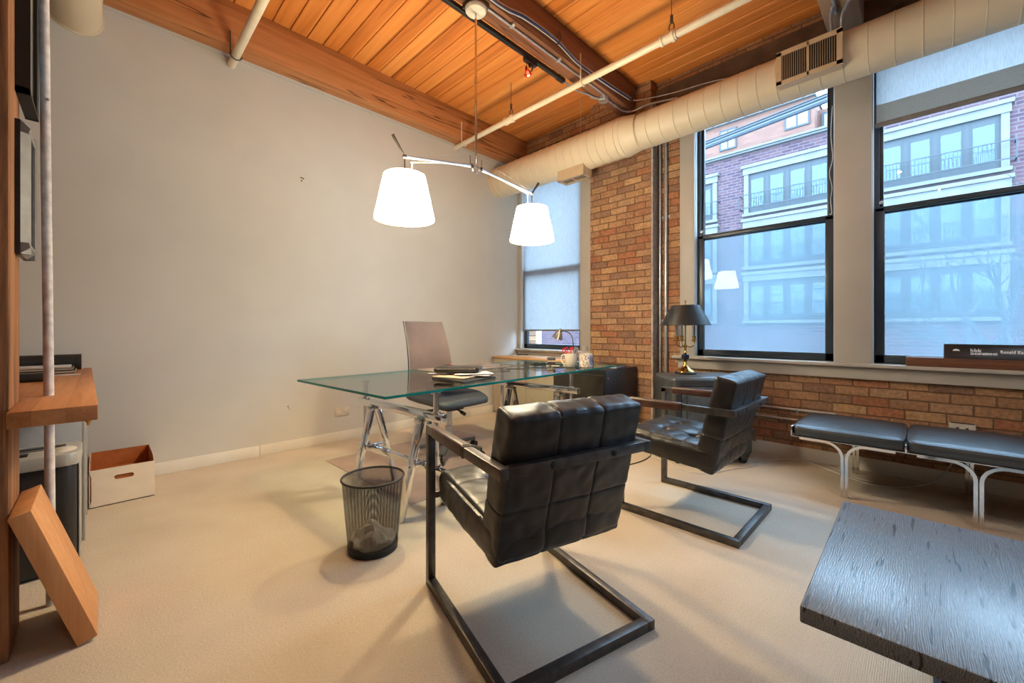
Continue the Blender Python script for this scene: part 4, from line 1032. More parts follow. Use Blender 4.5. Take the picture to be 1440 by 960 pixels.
# ================================================================= ON THE DESK
DZ = .7535
def flat(name, mat, corners, z0, z1, label, cat, bev=.001, group=None):
    s = MB(); s.prism([(c[0], c[1]) for c in corners], z0, z1, axes=(0, 1, 2), bev=bev)
    cx = sum(c[0] for c in corners) / len(corners); cy = sum(c[1] for c in corners) / len(corners)
    return tag(origin(s.build(name, mat), (cx, cy, z0)), label, cat, group)
def rect(cx, cy, w, h, a):
    a = R(a); ca, sa = math.cos(a), math.sin(a)
    return [(cx + x * ca - y * sa, cy + x * sa + y * ca) for x, y in ((-w / 2, -h / 2), (w / 2, -h / 2), (w / 2, h / 2), (-w / 2, h / 2))]
flat('desk_pad', pm('taupe_desk_pad', (120, 110, 106), .55), [(.985, -2.29), (1.40, -2.30), (1.315, -1.40), (.90, -1.38)], DZ, DZ + .004, 'thin taupe desk pad on the chair side of the glass desk', 'desk pad')
t = thing('computer_mouse', 'black computer mouse with a glowing red wheel on the desk pad', 'mouse', (1.13, -2.05, DZ + .004), R(70))
MM = Matrix.Translation((1.13, -2.05, DZ + .0045)) @ Matrix.Rotation(R(70), 4, 'Z')
s = MB(); s.lathe([(0, 0), (.034, 0), (.036, .008), (.032, .022), (.02, .033), (0, .037)], seg=24, M=MM @ Matrix.Diagonal((1.55, .9, 1, 1))); s.build('shell', M['black'], t)
s = MB(); s.cyl(MM @ Vector((.026, -.004, .030)), MM @ Vector((.026, .004, .030)), .008, seg=14); s.build('glowing_wheel', emit('red_wheel_glow', (255, 70, 40), 1.6), t)
s = MB(); s.tube(smooth_path([(1.15, -2.0, DZ + .008), (1.2, -1.93, DZ + .007), (1.17, -1.82, DZ + .008), (1.28, -1.72, DZ + .0075), (1.25, -1.5, DZ + .007)]), .0022, 6); tag(origin(s.build('mouse_cable', M['black']), (1.2, -1.8, DZ)), 'thin black mouse cable trailing over the desk pad', 'cable')
flat('document_folder', M['black'], [(2.03, -2.59), (1.955, -2.235), (1.56, -2.20), (1.63, -2.56)], DZ, DZ + .013, 'flat black document folder at the bottom of the pile on the glass desk', 'folder', .003)
flat('paper_folder', M['paper_cream'], rect(1.77, -2.44, .27, .23, 16), DZ + .0135, DZ + .022, 'cream paper folder in the middle of the pile on the glass desk', 'folder', .002)
t = thing('loose_papers', 'fanned white and blue printed papers in the pile on the glass desk', 'papers', (1.80, -2.32, DZ + .025))
for k, (a, dx, mt) in enumerate(((12, .02, 'paper'), (20, .0, 'art_blue'), (30, -.02, 'paper'), (38, .01, 'paper'))):
    s = MB(); s.prism(rect(1.80 + dx, -2.32, .25, .19, a + 26), DZ + .0245 + k * .003, DZ + .0268 + k * .003, axes=(0, 1, 2)); s.build('sheet', M[mt], t, smooth=False)
t = thing('portfolio', 'padded brown black leather portfolio on top of the paper pile', 'portfolio', (1.67, -2.36, DZ + .037), R(30))
PM = Matrix.Translation((1.67, -2.36, DZ + .0575)) @ Matrix.Rotation(R(42), 4, 'Z')
s = MB(); s.cushion((.155, .115, .017), PM, r=.015, n=(24, 20, 6), puff=.004, wrinkle=.001); s.build('padded_cover', M['leather'], t)
s = MB(); s.tube([PM @ Vector((.157, y, 0)) for y in (-.105, .105)], .019, 12); s.build('spine_roll', M['leather'], t)
s = MB(); s.prism(rect(1.545, -2.50, .06, .04, 25), DZ + .0245, DZ + .0265, axes=(0, 1, 2)); tag(origin(s.build('card', M['paper'], smooth=False), (1.545, -2.5, DZ + .0245)), 'small white card sticking out of the pile', 'card')
# eyeglasses
t = thing('eyeglasses', 'thin framed eyeglasses standing folded on the glass desk', 'glasses', (1.58, -1.33, DZ), R(40))
GM = Matrix.Translation((1.58, -1.33, DZ)) @ Matrix.Rotation(R(40), 4, 'Z')
for sg in (-1, 1):
    s = MB(); s.tube([GM @ Vector((sg * .034 + .027 * math.cos(a), .008 * math.sin(a), .024 + .021 * math.sin(a))) for a in [2 * PI * k / 24 for k in range(24)]], .0021, 6, closed=True); rim = s.build('rim', M['black'], t)
    s = MB(); s.lathe([(0, 0), (.026, 0), (.026, .0012), (0, .0012)], seg=24, M=GM @ Matrix.Translation((sg * .034, 0, .024)) @ Matrix.Rotation(R(90), 4, 'X') @ Matrix.Diagonal((1, .8, 1, 1))); s.build('lens', M['crystal'], rim)
    s = MB(); s.tube([GM @ Vector(p) for p in ((sg * .061, 0, .032), (sg * .066, .02, .032), (sg * .060, .09, .020), (sg * .050, .135, .004))], .002, 6); s.build('temple', M['black'], t)
s = MB(); s.tube([GM @ Vector((-.008 + .016 * k / 6, 0, .030 + .005 * math.sin(PI * k / 6))) for k in range(7)], .002, 6); s.build('bridge', M['black'], t)
# charger cable tangle
random.seed(3)
for pts, lab in (([(1.30, -1.62, 0), (1.44, -1.47, .004), (1.50, -1.42, .01), (1.47, -1.30, .02), (1.50, -1.20, .01), (1.46, -1.36, .003), (1.60, -1.43, .0), (1.70, -1.36, .0)], 'black cable looping around the eyeglasses on the desk'),
                 ([(1.40, -2.02, 0), (1.66, -1.82, 0), (1.50, -1.66, 0), (1.86, -1.50, 0), (1.72, -1.30, 0), (1.84, -1.15, 0)], 'thin dark cord wandering over the glass between papers and mugs'),
                 ([(1.20, -1.48, .004), (1.34, -1.40, .004), (1.30, -1.27, .002), (1.46, -1.38, .002), (1.60, -1.50, 0), (1.40, -1.66, .004)], 'black cable crossing the far edge of the desk pad')):
    s = MB(); s.tube(smooth_path([(x, y, DZ + .0035 + z) for x, y, z in pts]), .0028, 6); tag(origin(s.build('cable', M['black']), (pts[0][0], pts[0][1], DZ)), lab, 'cable', 'black cables on the glass desk')
# tape dispenser like block, keys
t = thing('paperweight', 'small dark block with a pale band on the glass desk beside the cream mug', 'paperweight', (1.50, -1.06, DZ), R(40))
BMx = Matrix.Translation((1.50, -1.06, DZ)) @ Matrix.Rotation(R(40), 4, 'Z')
s = MB(); s.box((-.04, -.03, 0), (.04, .03, .075), BMx, bev=.006); s.build('block', M['iron'], t); s = MB(); s.box((-.041, -.031, .03), (.041, .031, .046), BMx, bev=.002); s.build('band', M['paper_cream'], t)
for k, (x, y, a) in enumerate(((1.62, -1.16, 20), (1.68, -1.06, 70), (1.58, -1.22, 120))):
    s = MB(); Mk = Matrix.Translation((x, y, DZ)) @ Matrix.Rotation(R(a), 4, 'Z'); s.box((-.03, -.006, 0), (.03, .006, .010), Mk, bev=.003); s.box((.022, -.014, 0), (.05, .014, .008), Mk, bev=.003)
    tag(origin(s.build('usb_stick', M['off_white']), (x, y, DZ)), ('pale memory stick lying nearest the white mug', 'pale memory stick pointing at the brick wall', 'pale memory stick beside the eyeglasses')[k], 'memory stick', 'memory sticks on the glass desk')
# mugs and what stands in them
MX, MY = 1.79, -1.13
t = thing('mug', 'tall cream mug holding red scissors and pens at the far end of the glass desk', 'mug', (MX, MY, DZ))
s = MB(); s.lathe([(0, .0), (.034, .0), (.040, .006), (.050, .035), (.056, .08), (.0575, .125), (.0545, .125), (.053, .08), (.046, .035), (.036, .012), (0, .010)], (MX, MY, DZ), 36); s.build('cup', M['mug_white'], t)
s = MB(); hd = Vector((-.70, -.35, 0)).normalized(); s.tube([Vector((MX, MY, DZ)) + hd * (.052 + r_) + Vector((0, 0, z)) for r_, z in [(0, .11), (.018, .115), (.034, .10), (.038, .075), (.03, .045), (.012, .028), (-.008, .03)]], .0065, 10); s.build('handle', M['mug_white'], t)
def scissors(base, lean, label, spin):
    t = thing('scissors', label, 'scissors', base)
    Mx2 = Matrix.Translation(base) @ Matrix.Rotation(lean[0], 4, 'X') @ Matrix.Rotation(lean[1], 4, 'Y') @ Matrix.Rotation(spin, 4, 'Z')
    s = MB()
    for sg in (-1, 1): s.bar(Mx2 @ Vector((sg * .003, 0, 0)), Mx2 @ Vector((sg * .006, 0, .12)), .012, .002)
    s.build('blade', M['steel'], t)
    for sg in (-1, 1):
        s = MB(); s.tube([Mx2 @ Vector((sg * .014 + .011 * math.cos(a), 0, .152 + .019 * math.sin(a))) for a in [2 * PI * k / 18 for k in range(18)]], .0036, 8, closed=True); s.tube([Mx2 @ Vector((sg * .004, 0, .112)), Mx2 @ Vector((sg * .010, 0, .136))], .0045, 8); s.build('finger_loop', M['red'], t)
scissors((MX - .012, MY - .008, DZ + .013), (R(6), R(-12)), 'red handled scissors leaning left in the cream mug', R(40))
scissors((MX - .004, MY + .012, DZ + .013), (R(-6), R(-3)), 'red handled scissors standing upright in the cream mug', R(-20))
for k, (dx, dy, lx, ly, mt, lab) in enumerate(((.018, .0, 4, 8, 'paper', 'white pen standing in the cream mug'), (.006, .02, -8, 6, 'steel', 'silver pen standing in the cream mug'), (.02, .012, -3, 14, 'black', 'black pen leaning right in the cream mug'))):
    Mx2 = Matrix.Translation((MX + dx * .6, MY + dy * .6, DZ + .012)) @ Matrix.Rotation(R(lx), 4, 'X') @ Matrix.Rotation(R(ly), 4, 'Y')
    t = thing('pen', lab, 'pen', Mx2.translation); s = MB(); s.cyl(Mx2 @ Vector((0, 0, 0)), Mx2 @ Vector((0, 0, .15)), .0048, seg=10); s.build('barrel', M[mt], t); s = MB(); s.box((.004, -.0015, .11), (.0065, .0015, .148), Mx2); s.build('clip', M['steel'], t)
Mx2 = Matrix.Translation((MX + .026, MY + .01, DZ + .02)) @ Matrix.Rotation(R(-4), 4, 'X') @ Matrix.Rotation(R(9), 4, 'Y') @ Matrix.Rotation(R(45), 4, 'Z')
s = MB(); s.bar(Mx2 @ Vector((0, 0, 0)), Mx2 @ Vector((0, 0, .13)), .016, .008); s.lathe([(0, -.006), (.022, -.005), (.024, 0), (.022, .005), (0, .006)], seg=18, M=Mx2 @ Matrix.Translation((0, 0, .15)) @ Matrix.Rotation(R(90), 4, 'X'))
tag(origin(s.build('letter_opener', M['steel']), Mx2.translation), 'grey metal tool with a round head at the right of the cream mug', 'tool')
M2X, M2Y = 1.885, -1.02
t = thing('mug', 'white mug with red ring pattern and blue crest beside the cream mug', 'mug', (M2X, M2Y, DZ))
s = MB(); s.lathe([(0, 0), (.058, 0), (.062, .004), (.063, .06), (.063, .122), (.060, .124), (.058, .06), (.056, .008), (0, .007)], (M2X, M2Y, DZ), 40); s.build('cup', M['mug_pattern'], t)
s = MB(); vd = Vector((.75, -.66, 0)).normalized(); sd = Vector((.66, .75, 0)).normalized()
ang0 = math.atan2(vd.y, vd.x) + .18
rows = []
for zz in (.008, .118): rows.append([s.bm.verts.new((M2X + .0636 * math.cos(ang0 + a), M2Y + .0636 * math.sin(ang0 + a), DZ + zz)) for a in [.95 * k / 8 for k in range(9)]])
for k in range(8): s.bm.faces.new((rows[0][k], rows[0][k + 1], rows[1][k + 1], rows[1][k]))
lb = s.build('white_panel', M['paper'], t)
def onmug(a, z, r_=.0645): return Vector((M2X + r_ * math.cos(ang0 + .475 + a), M2Y + r_ * math.sin(ang0 + .475 + a), DZ + z))
s = MB(); s.tube([onmug(a, z) for a, z in ((-.26, .100), (0, .100), (.26, .100), (.26, .06), (.18, .040), (0, .026), (-.18, .040), (-.26, .06))], .0026, 6, closed=True)
for z in (.082, .064): s.tube([onmug(-.14, z), onmug(0, z), onmug(.14, z)], .0035, 6)
s.build('blue_crest', pm('blue_crest_ink', (40, 70, 150), .4), lb)
s = MB(); hd = Vector((-.2, .98, 0)).normalized(); s.tube([Vector((M2X, M2Y, DZ)) + hd * (.060 + r_) + Vector((0, 0, z)) for r_, z in [(0, .105), (.022, .108), (.036, .09), (.036, .05), (.02, .03), (0, .03)]], .0065, 10); s.build('handle', M['paper'], t)

# ================================================================= CREDENZA / CABINET TOPS
CT = .7575
t = thing('desk_lamp', 'small gooseneck desk lamp with a fluted pewter shade on the credenza', 'lamp', (1.205, -.30, CT))
s = MB(); s.lathe([(0, 0), (.05, 0), (.052, .006), (.04, .014), (.012, .02), (0, .022)], (1.19, -.30, CT), 28); s.build('base', M['iron'], t)
s = MB(); s.tube(smooth_path([(1.20, -.30, CT + .015), (1.205, -.30, .90), (1.195, -.30, 1.0), (1.15, -.30, 1.062), (1.08, -.30, 1.085), (1.01, -.30, 1.082)]), .0055, 10); s.build('gooseneck', M['iron'], t)
LM = Matrix.Translation((1.005, -.30, 1.092)) @ Matrix.Rotation(R(205), 4, 'Y') @ Matrix.Rotation(0, 4, 'Z')
s = MB(); n = 40; rings = []
for r_, z in ((.010, -.03), (.013, -.012), (.024, .0), (.040, .03), (.052, .065), (.066, .098)):
    rings.append([s.bm.verts.new(LM @ Vector(((r_ * (1 + .07 * math.cos(10 * 2 * PI * k / n) * (z > 0))) * math.cos(2 * PI * k / n), (r_ * (1 + .07 * math.cos(10 * 2 * PI * k / n) * (z > 0))) * math.sin(2 * PI * k / n), z + (.006 * math.cos(10 * 2 * PI * k / n) if z > .09 else 0)))) for k in range(n)])
for A, B2 in zip(rings[:-1], rings[1:]):
    for k in range(n): s.bm.faces.new((A[k], A[(k + 1) % n], B2[(k + 1) % n], B2[k]))
s.bm.faces.new(rings[0]); s.build('lamp_shade', M['flute'], t)
for k, (x, y, a, mt, lab) in enumerate(((.16, -.20, 62, 'black', 'black pen on the left end of the credenza'), (.24, -.16, 55, 'black', 'black marker near the corner window stool'), (.20, -.27, 70, 'paper', 'white pen on the left end of the credenza'))):
    Mx2 = Matrix.Translation((x, y, CT + .0065)) @ Matrix.Rotation(R(a), 4, 'Z')
    t = thing('pen', lab, 'pen', (x, y, CT)); s = MB(); s.cyl(Mx2 @ Vector((-.08, 0, 0)), Mx2 @ Vector((.07, 0, 0)), .0065, seg=10); s.build('barrel', M[mt], t); s = MB(); s.cyl(Mx2 @ Vector((.03, 0, 0)), Mx2 @ Vector((.085, 0, 0)), .0075, seg=10); s.build('cap', M['black'], t)
flat('envelope', M['paper_cream'], rect(1.0, -.36, .20, .13, 15), CT, CT + .012, 'cream envelope on the right end of the credenza', 'envelope')
s = MB(); s.lathe([(0, .0), (.032, 0), (.033, .004), (.033, .062), (.030, .066), (.012, .068), (0, .068)], (1.19, -.03, .8405), 24); tag(origin(s.build('tin', M['taupe']), (1.19, -.03, .8405)), 'small taupe tin on the corner window stool', 'tin')
t = thing('telephone', 'black desk telephone with its handset on the file cabinet', 'telephone', (1.47, -.42, .7085), R(20))
TM2 = Matrix.Translation((1.44, -.40, .7085)) @ Matrix.Rotation(R(30), 4, 'Z')
s = MB(); s.prism([(-.10, 0), (.10, 0), (.10, .022), (-.10, .06)], -.09, .09, axes=(1, 2, 0), M=TM2 @ Matrix.Rotation(R(180), 4, 'Z'), bev=.006); s.build('base_unit', M['black'], t)
s = MB(); s.tube([TM2 @ Vector((-.055, y, z)) for y, z in ((-.10, .055), (-.095, .075), (-.05, .088), (0, .092), (.05, .088), (.095, .075), (.10, .055))], [.02, .02, .014, .013, .014, .02, .02], 12); s.build('handset', M['black'], t)
s = MB()
for i in range(3):
    for j in range(4): s.box((.0 + i * .025, -.05 + j * .022, .045), (.016 + i * .025, -.036 + j * .022, .054), TM2, bev=.002)
s.build('keypad', M['dark_plastic'], t)
t = thing('ring_binder', 'thin dark ring binder with white page edges lying on the file cabinet', 'binder', (1.72, -.42, .7085), R(12))
RB = Matrix.Translation((1.76, -.42, .7085)) @ Matrix.Rotation(R(14), 4, 'Z')
s = MB(); s.box((-.14, -.17, 0), (.14, .17, .004), RB, bev=.0015); s.box((-.14, -.17, .022), (.14, .17, .026), RB, bev=.0015); s.box((-.144, -.17, 0), (-.139, .17, .026), RB, bev=.0015); s.build('cover', M['black'], t)
s = MB(); s.box((-.135, -.16, .0045), (.132, .16, .0215), RB); s.build('pages', M['paper'], t, smooth=False)

# ================================================================= RIGHT SILL
t = thing('wood_plank', 'dark walnut plank lying on the window stool at the right edge', 'plank', (4.45, -.04, .8405))
s = MB(); s.box((4.035, -.082, .8405), (5.0, .035, .905), bev=.003); s.box((4.034, -.080, .858), (4.037, .03, .861)); s.build('board', M['walnut'], t)
t = thing('nameplate', 'black desk nameplate with white lettering on the walnut plank', 'nameplate', (4.55, -.04, .905))
s = MB(); s.prism([(-.075, .9060), (.028, .9060), (.012, 1.003), (-.030, 1.003)], 4.228, 4.95, axes=(1, 2, 0), bev=.002); s.build('wedge_body', M['sign'], t)
s = MB(); s.box((4.225, -.078, .9057), (4.953, .030, .9090)); s.build('base_strip', M['dark_plastic'], t, smooth=False)
tilt = math.atan2(.045, .097)
TX = Matrix.Translation((4.33, -.0715, .897)) @ Matrix.Rotation(R(90) - tilt, 4, 'X')
def onsign(x, h): return Matrix.Translation((x, -.0756 + h * math.sin(tilt), .9060 + h * math.cos(tilt))) @ Matrix.Rotation(R(90) - tilt, 4, 'X')
text_mesh('lettering', 'hbk', .034, M['letter'], onsign(4.352, .050), t, bold=.0010, spacing=1.1, xs=.92)
text_mesh('lettering', 'ENGINEERING', .0205, M['letter'], onsign(4.352, .030), t, bold=.0007, spacing=.92, xs=.97)
text_mesh('lettering', 'Ronald Ka', .029, M['letter'], onsign(4.484, .044), t, bold=.0009, spacing=1.08, xs=.74)
s = MB(); Mo = onsign(4.287, .052); pts = [(.018 * math.cos(a), .018 * math.sin(a)) for a in [R(12) + R(156) * k / 14 for k in range(15)]]
s.prism(pts, .0002, .0010, axes=(0, 1, 2), M=Mo); s.build('crescent_emblem', M['letter'], t, smooth=False)

# ================================================================= FLOOR THINGS
BX, BY = 2.156, -3.266
t = thing('wastebasket', 'round black wire mesh wastebasket on the carpet by the desk corner', 'wastebasket', (BX, BY, 0))
def rad(z): return .118 + (.149 - .118) * (z / .36)
s = MB(); s.lathe([(0, .004), (.112, .004), (.118, 0), (.1195, .0), (.1225, .03), (.1205, .032), (.117, .008), (0, .008)], (BX, BY, 0), 48); s.build('base_pan', M['black_matte'], t)
s = MB(); s.tube([(BX + .150 * math.cos(a), BY + .150 * math.sin(a), .36) for a in [2 * PI * k / 56 for k in range(56)]], .0055, 10, closed=True); s.build('rim', M['black_matte'], t)
s = MB(); s.lathe([(rad(z), z) for z in (.02, .13, .24, .358)], (BX, BY, 0), 64)
s.build('wire_mesh', M['steel_mesh'], t)
s = MB(); rings = []
for i in range(15):
    v = i / 14; ring = []
    for k in range(40):
        a = 2 * PI * k / 40; nz = noise.noise(Vector((math.cos(a) * 2.4, math.sin(a) * 2.4, v * 5)))
        rr = .104 * math.sin(PI * min(1, .12 + v * .88)) ** .55 * (1 + .22 * nz) if v < 1 else .001
        rr = min(rr, .110)
        ring.append(s.bm.verts.new((BX + rr * math.cos(a), BY + rr * math.sin(a), .012 + .088 * v * (1 + .55 * noise.noise(Vector((math.cos(a) * 1.8 + 4, math.sin(a) * 1.8, v * 3)))))))
    rings.append(ring)
for A, B2 in zip(rings[:-1], rings[1:]):
    for k in range(40): s.bm.faces.new((A[k], A[(k + 1) % 40], B2[(k + 1) % 40], B2[k]))
s.bm.faces.new(rings[0][::-1])
tag(origin(s.build('plastic_bag', M['bag'], ang=14), (BX, BY, .012)), 'crumpled grey plastic liner bag at the bottom of the mesh wastebasket', 'bag')
s = MB(); s.tube(smooth_path([(2.20, -.08, .14), (2.24, -.30, .03), (2.32, -.62, .005), (2.43, -.82, .005), (2.46, -1.02, .005), (2.42, -1.24, .005), (2.30, -1.6, .005), (1.95, -1.75, .009)]), .004, 8); tag(origin(s.build('power_cord', M['black']), (2.44, -.9, .005)), 'black power cord on the carpet under the side view armchair', 'cord')
s = MB(); s.tube(smooth_path([(2.36, -.66, .004), (2.44, -.84, .004), (2.63, -.92, .004), (2.78, -1.0, .004), (2.95, -.98, .004), (3.06, -.72, .004), (3.17, -.50, .004), (3.20, -.27, .004), (3.40, -.075, .004), (3.60, -.20, .004), (3.78, -.34, .004), (3.92, -.36, .004), (4.05, -.26, .006), (4.18, -.08, .03), (4.25, -.035, .13), (4.29, -.03, .24), (4.30, -.03, .366)]), .0042, 8)
tag(origin(s.build('white_cord', M['wire_white']), (3.4, -.1, .004)), 'long white cord on the carpet rising to the outlet box behind the bench', 'cord')
s = MB(); s.tube(smooth_path([(3.12, -.42, .004), (3.22, -.22, .004), (3.42, -.04, .004), (3.58, -.06, .004), (3.72, -.24, .004), (3.86, -.31, .004)]), .0028, 8); tag(origin(s.build('white_cord', M['wire_white']), (3.4, -.04, .004)), 'shorter white cord curving beside the brick baseboard near the safe', 'cord')

# ================================================================= LEFT SIDE
s = MB(); s.box((1.735, -4.80, 0), (1.985, -4.455, CZ), bev=.008)
tag(origin(s.build('timber_post', M['post']), (1.86, -4.6, 0)), 'rough sawn timber post at the left edge of the frame', 'post', kind='structure')
s = MB(); s.tube([(1.654, -4.381, 0), (1.648, -4.388, .9), (1.632, -4.402, 2.45), (1.622, -4.412, CZ)], .0148, 20)
for z in (2.02,): s.sphere((1.655, -4.388, z), .006)
tag(origin(s.build('vertical_pipe', M['worn_pipe']), (1.654, -4.381, 0)), 'thin worn white vertical pipe passing through the oak shelf', 'pipe')
t = thing('wall_shelf', 'thick oiled oak shelf slab fixed to the timber post and grey wall', 'shelf', (1.0, -4.4, .785))
s = MB(); s.prism([(.022, -4.285), (2.072, -4.247), (2.078, -4.453), (1.733, -4.453), (1.733, -4.80), (.022, -4.80)], .785, .838, axes=(0, 1, 2), bev=.003)
s.build('slab', M['oak_slab'], t)
s = MB(); s.lathe([(0, .760), (.004, .757), (.005, .766), (.010, .772), (.007, .778), (.012, .7848), (0, .785)], (1.99, -4.272, 0), 10); s.build('amber_drip', M['amber'], t)
t = thing('low_cabinet', 'pale grey low cabinet under the oak shelf behind the shredder', 'cabinet', (.8, -4.5, 0))
s = MB(); s.box((.56, -4.78, .02), (1.0, -4.31, .784), bev=.003); s.build('carcass', M['grey_panel'], t)
s = MB(); s.box((1.0, -4.77, .03), (1.018, -4.302, .775), bev=.003); s.build('door', M['grey_panel'], t)
s = MB(); s.box((.56, -4.31, .0), (.60, -4.298, .784), bev=.002); s.box((.98, -4.31, 0), (1.019, -4.298, .784), bev=.002); s.build('edge_strip', M['silver_plastic'], t)

t = thing('paper_shredder', 'charcoal and silver office paper shredder under the oak shelf', 'shredder', (1.23, -4.46, 0))
def rrect(x0, x1, y0, y1, r_, n=6):
    out = []
    for cx, cy, a0 in ((x1 - r_, y1 - r_, 0), (x0 + r_, y1 - r_, 90), (x0 + r_, y0 + r_, 180), (x1 - r_, y0 + r_, 270)):
        for k in range(n + 1): a = R(a0 + 90 * k / n); out.append((cx + r_ * math.cos(a), cy + r_ * math.sin(a)))
    return out
s = MB(); s.prism(rrect(1.10, 1.372, -4.66, -4.315, .045), .012, .485, axes=(0, 1, 2), bev=.004); s.build('bin', M['dark_plastic'], t)
s = MB(); s.prism(rrect(1.085, 1.383, -4.665, -4.305, .055), .482, .540, axes=(0, 1, 2), bev=.008); hd = s.build('cutter_head', M['silver_plastic'], t)
s = MB(); s.box((1.15, -4.60, .5395), (1.20, -4.36, .543), bev=.001); s.box((1.225, -4.56, .5395), (1.232, -4.38, .5425)); s.build('paper_slot', M['black'], hd)
s = MB(); s.lathe([(.05, .5402), (.04, .546), (0, .549)], (1.27, -4.36, 0), 24, sx=1.2, sy=.8); s.build('round_lid', M['off_white'], hd)
s = MB(); s.box((1.28, -4.50, .5402), (1.33, -4.47, .546), bev=.002); s.build('switch', M['black'], hd)
s = MB(); s.box((1.12, -4.314, .02), (1.34, -4.3095, .478), bev=.001); s.build('side_panel', M['silver_plastic'], t)
for x in (1.13, 1.34):
    for y in (-4.62, -4.35): s.bm if False else None
s = MB()
for x in (1.13, 1.34):
    for y in (-4.62, -4.35): s.cyl((x, y, 0), (x, y, .014), .014)
s.build('foot_pads', M['black'], t)

# offcut slab leaning on the post
t = thing('oak_offcut', 'thick oak offcut board leaning against the timber post', 'board', (1.88, -4.29, 0))
th = math.atan2(.155, .49)
OM = Matrix.Translation((2.05, -4.298, 0)) @ Matrix.Rotation(th, 4, 'X')
s = MB(); s.box((-.33, 0, 0), (0, .053, .515), OM, bev=.0025); s.build('board', M['oak_block'], t)

# pictures on the post
def frame(x0, x1, z0, z1, d, label, fm, inner, w=.03, y=-4.4545):
    t = thing('picture_frame', label, 'picture frame', ((x0 + x1) / 2, y, (z0 + z1) / 2))
    lip = d * (1.0 if fm is M['black_matte'] else .36)     # outer edge low, rising to the inner lip
    s = MB()
    for x, sg in ((x1, -1), (x0, 1)): s.prism([(x, y), (x, y + lip), (x + sg * w * .62, y + d), (x + sg * w, y + d * .9), (x + sg * w, y)], z0, z1, axes=(0, 1, 2))
    for z, sg in ((z1, -1), (z0, 1)): s.prism([(z, y), (z, y + lip), (z + sg * w * .62, y + d), (z + sg * w, y + d * .9), (z + sg * w, y)], x0, x1, axes=(2, 1, 0))
    s.build('moulding', fm, t, smooth=False)
    if fm is M['silver_frame']: s = MB(); s.box((x1, y, z0), (x1 + .004, y + lip, z1)); s.box((x0 - .004, y, z0), (x0, y + lip, z1)); s.build('black_edging', M['black_matte'], t, smooth=False)
    s = MB(); s.box((x0 + w * .8, y + .003, z0 + w * .8), (x1 - w * .8, y + d * .55, z1 - w * .8)); s.build('mat_board', M['mat_board'], t, smooth=False)
    m_ = .055; s = MB(); s.box((x0 + w + m_ * .8, y + d * .55, z0 + w + m_), (x1 - w - m_ * .8, y + d * .57, z1 - w - m_)); s.build('print', inner, t, smooth=False)
    s = MB(); s.box((x0 + w, y + d * .75, z0 + w), (x1 - w, y + d * .77, z1 - w)); s.build('glazing', M['pane_clear'], t, smooth=False)
M['pane_clear'] = thin_glass('picture_glass', (240, 244, 246), 1.4, 1.5)
frame(1.58, 1.865, 1.945, 2.56, .036, 'deep black picture frame high on the timber post', M['black_matte'], M['art_blue'], .018)
t0 = frame(1.635, 1.865, 1.372, 1.845, .036, 'pewter and black picture frame lower on the timber post', M['silver_frame'], M['art_blue'], .040)

# things on the shelf
t = thing('poster_tube', 'thick black poster tube lying along the back of the oak shelf', 'tube', (.12, -4.5, .838))
s = MB(); s.cyl((.125, -4.76, .889), (.125, -4.335, .889), .0505, seg=32); s.build('tube_wall', M['black_matte'], t); s = MB(); s.lathe([(0, 0), (.044, 0), (.052, .001), (.0525, -.012), (.0505, -.012)], seg=32, M=Matrix.Translation((.125, -4.334, .889)) @ Matrix.Rotation(R(-90), 4, 'X')); s.build('end_cap', M['dark_plastic'], t)
for k, (x, h, w, mt, lab) in enumerate(((.34, .018, .24, 'black', 'black notebook at the bottom of the shelf pile'), (.36, .014, .21, 'dark_plastic', 'charcoal notebook in the middle of the shelf pile'), (.37, .010, .19, 'paper', 'thin white booklet on top of the shelf pile'))):
    z = .8385 + (0, .0185, .033)[k]
    t = thing('notebook', lab, 'notebook', (x, -4.5, z)); s = MB(); s.box((x - w / 2, -4.70, z), (x + w / 2, -4.352 - .01 * k, z + h), bev=.002); s.build('cover', M[mt], t)
    s = MB(); s.box((x - w / 2 + .006, -4.69, z + h * .25), (x + w / 2 + .001, -4.3515 - .01 * k, z + h * .75)); s.build('page_block', M['paper_cream'], t, smooth=False)
s = MB(); s.box((.58, -4.66, .8385), (.625, -4.325, .8425)); tag(origin(s.build('ruler', M['paper'], smooth=False), (.6, -4.5, .8385)), 'white flat ruler lying on the oak shelf', 'ruler')
t = thing('poster_tube', 'slim black tube lying nearest the timber post on the oak shelf', 'tube', (.94, -4.6, .838)); s = MB(); s.cyl((.95, -4.78, .861), (.95, -4.44, .861), .022, seg=24); s.build('tube_wall', M['black_matte'], t); s = MB(); s.cyl((.95, -4.455, .861), (.95, -4.437, .861), .0232, seg=24); s.build('end_cap', M['black'], t)

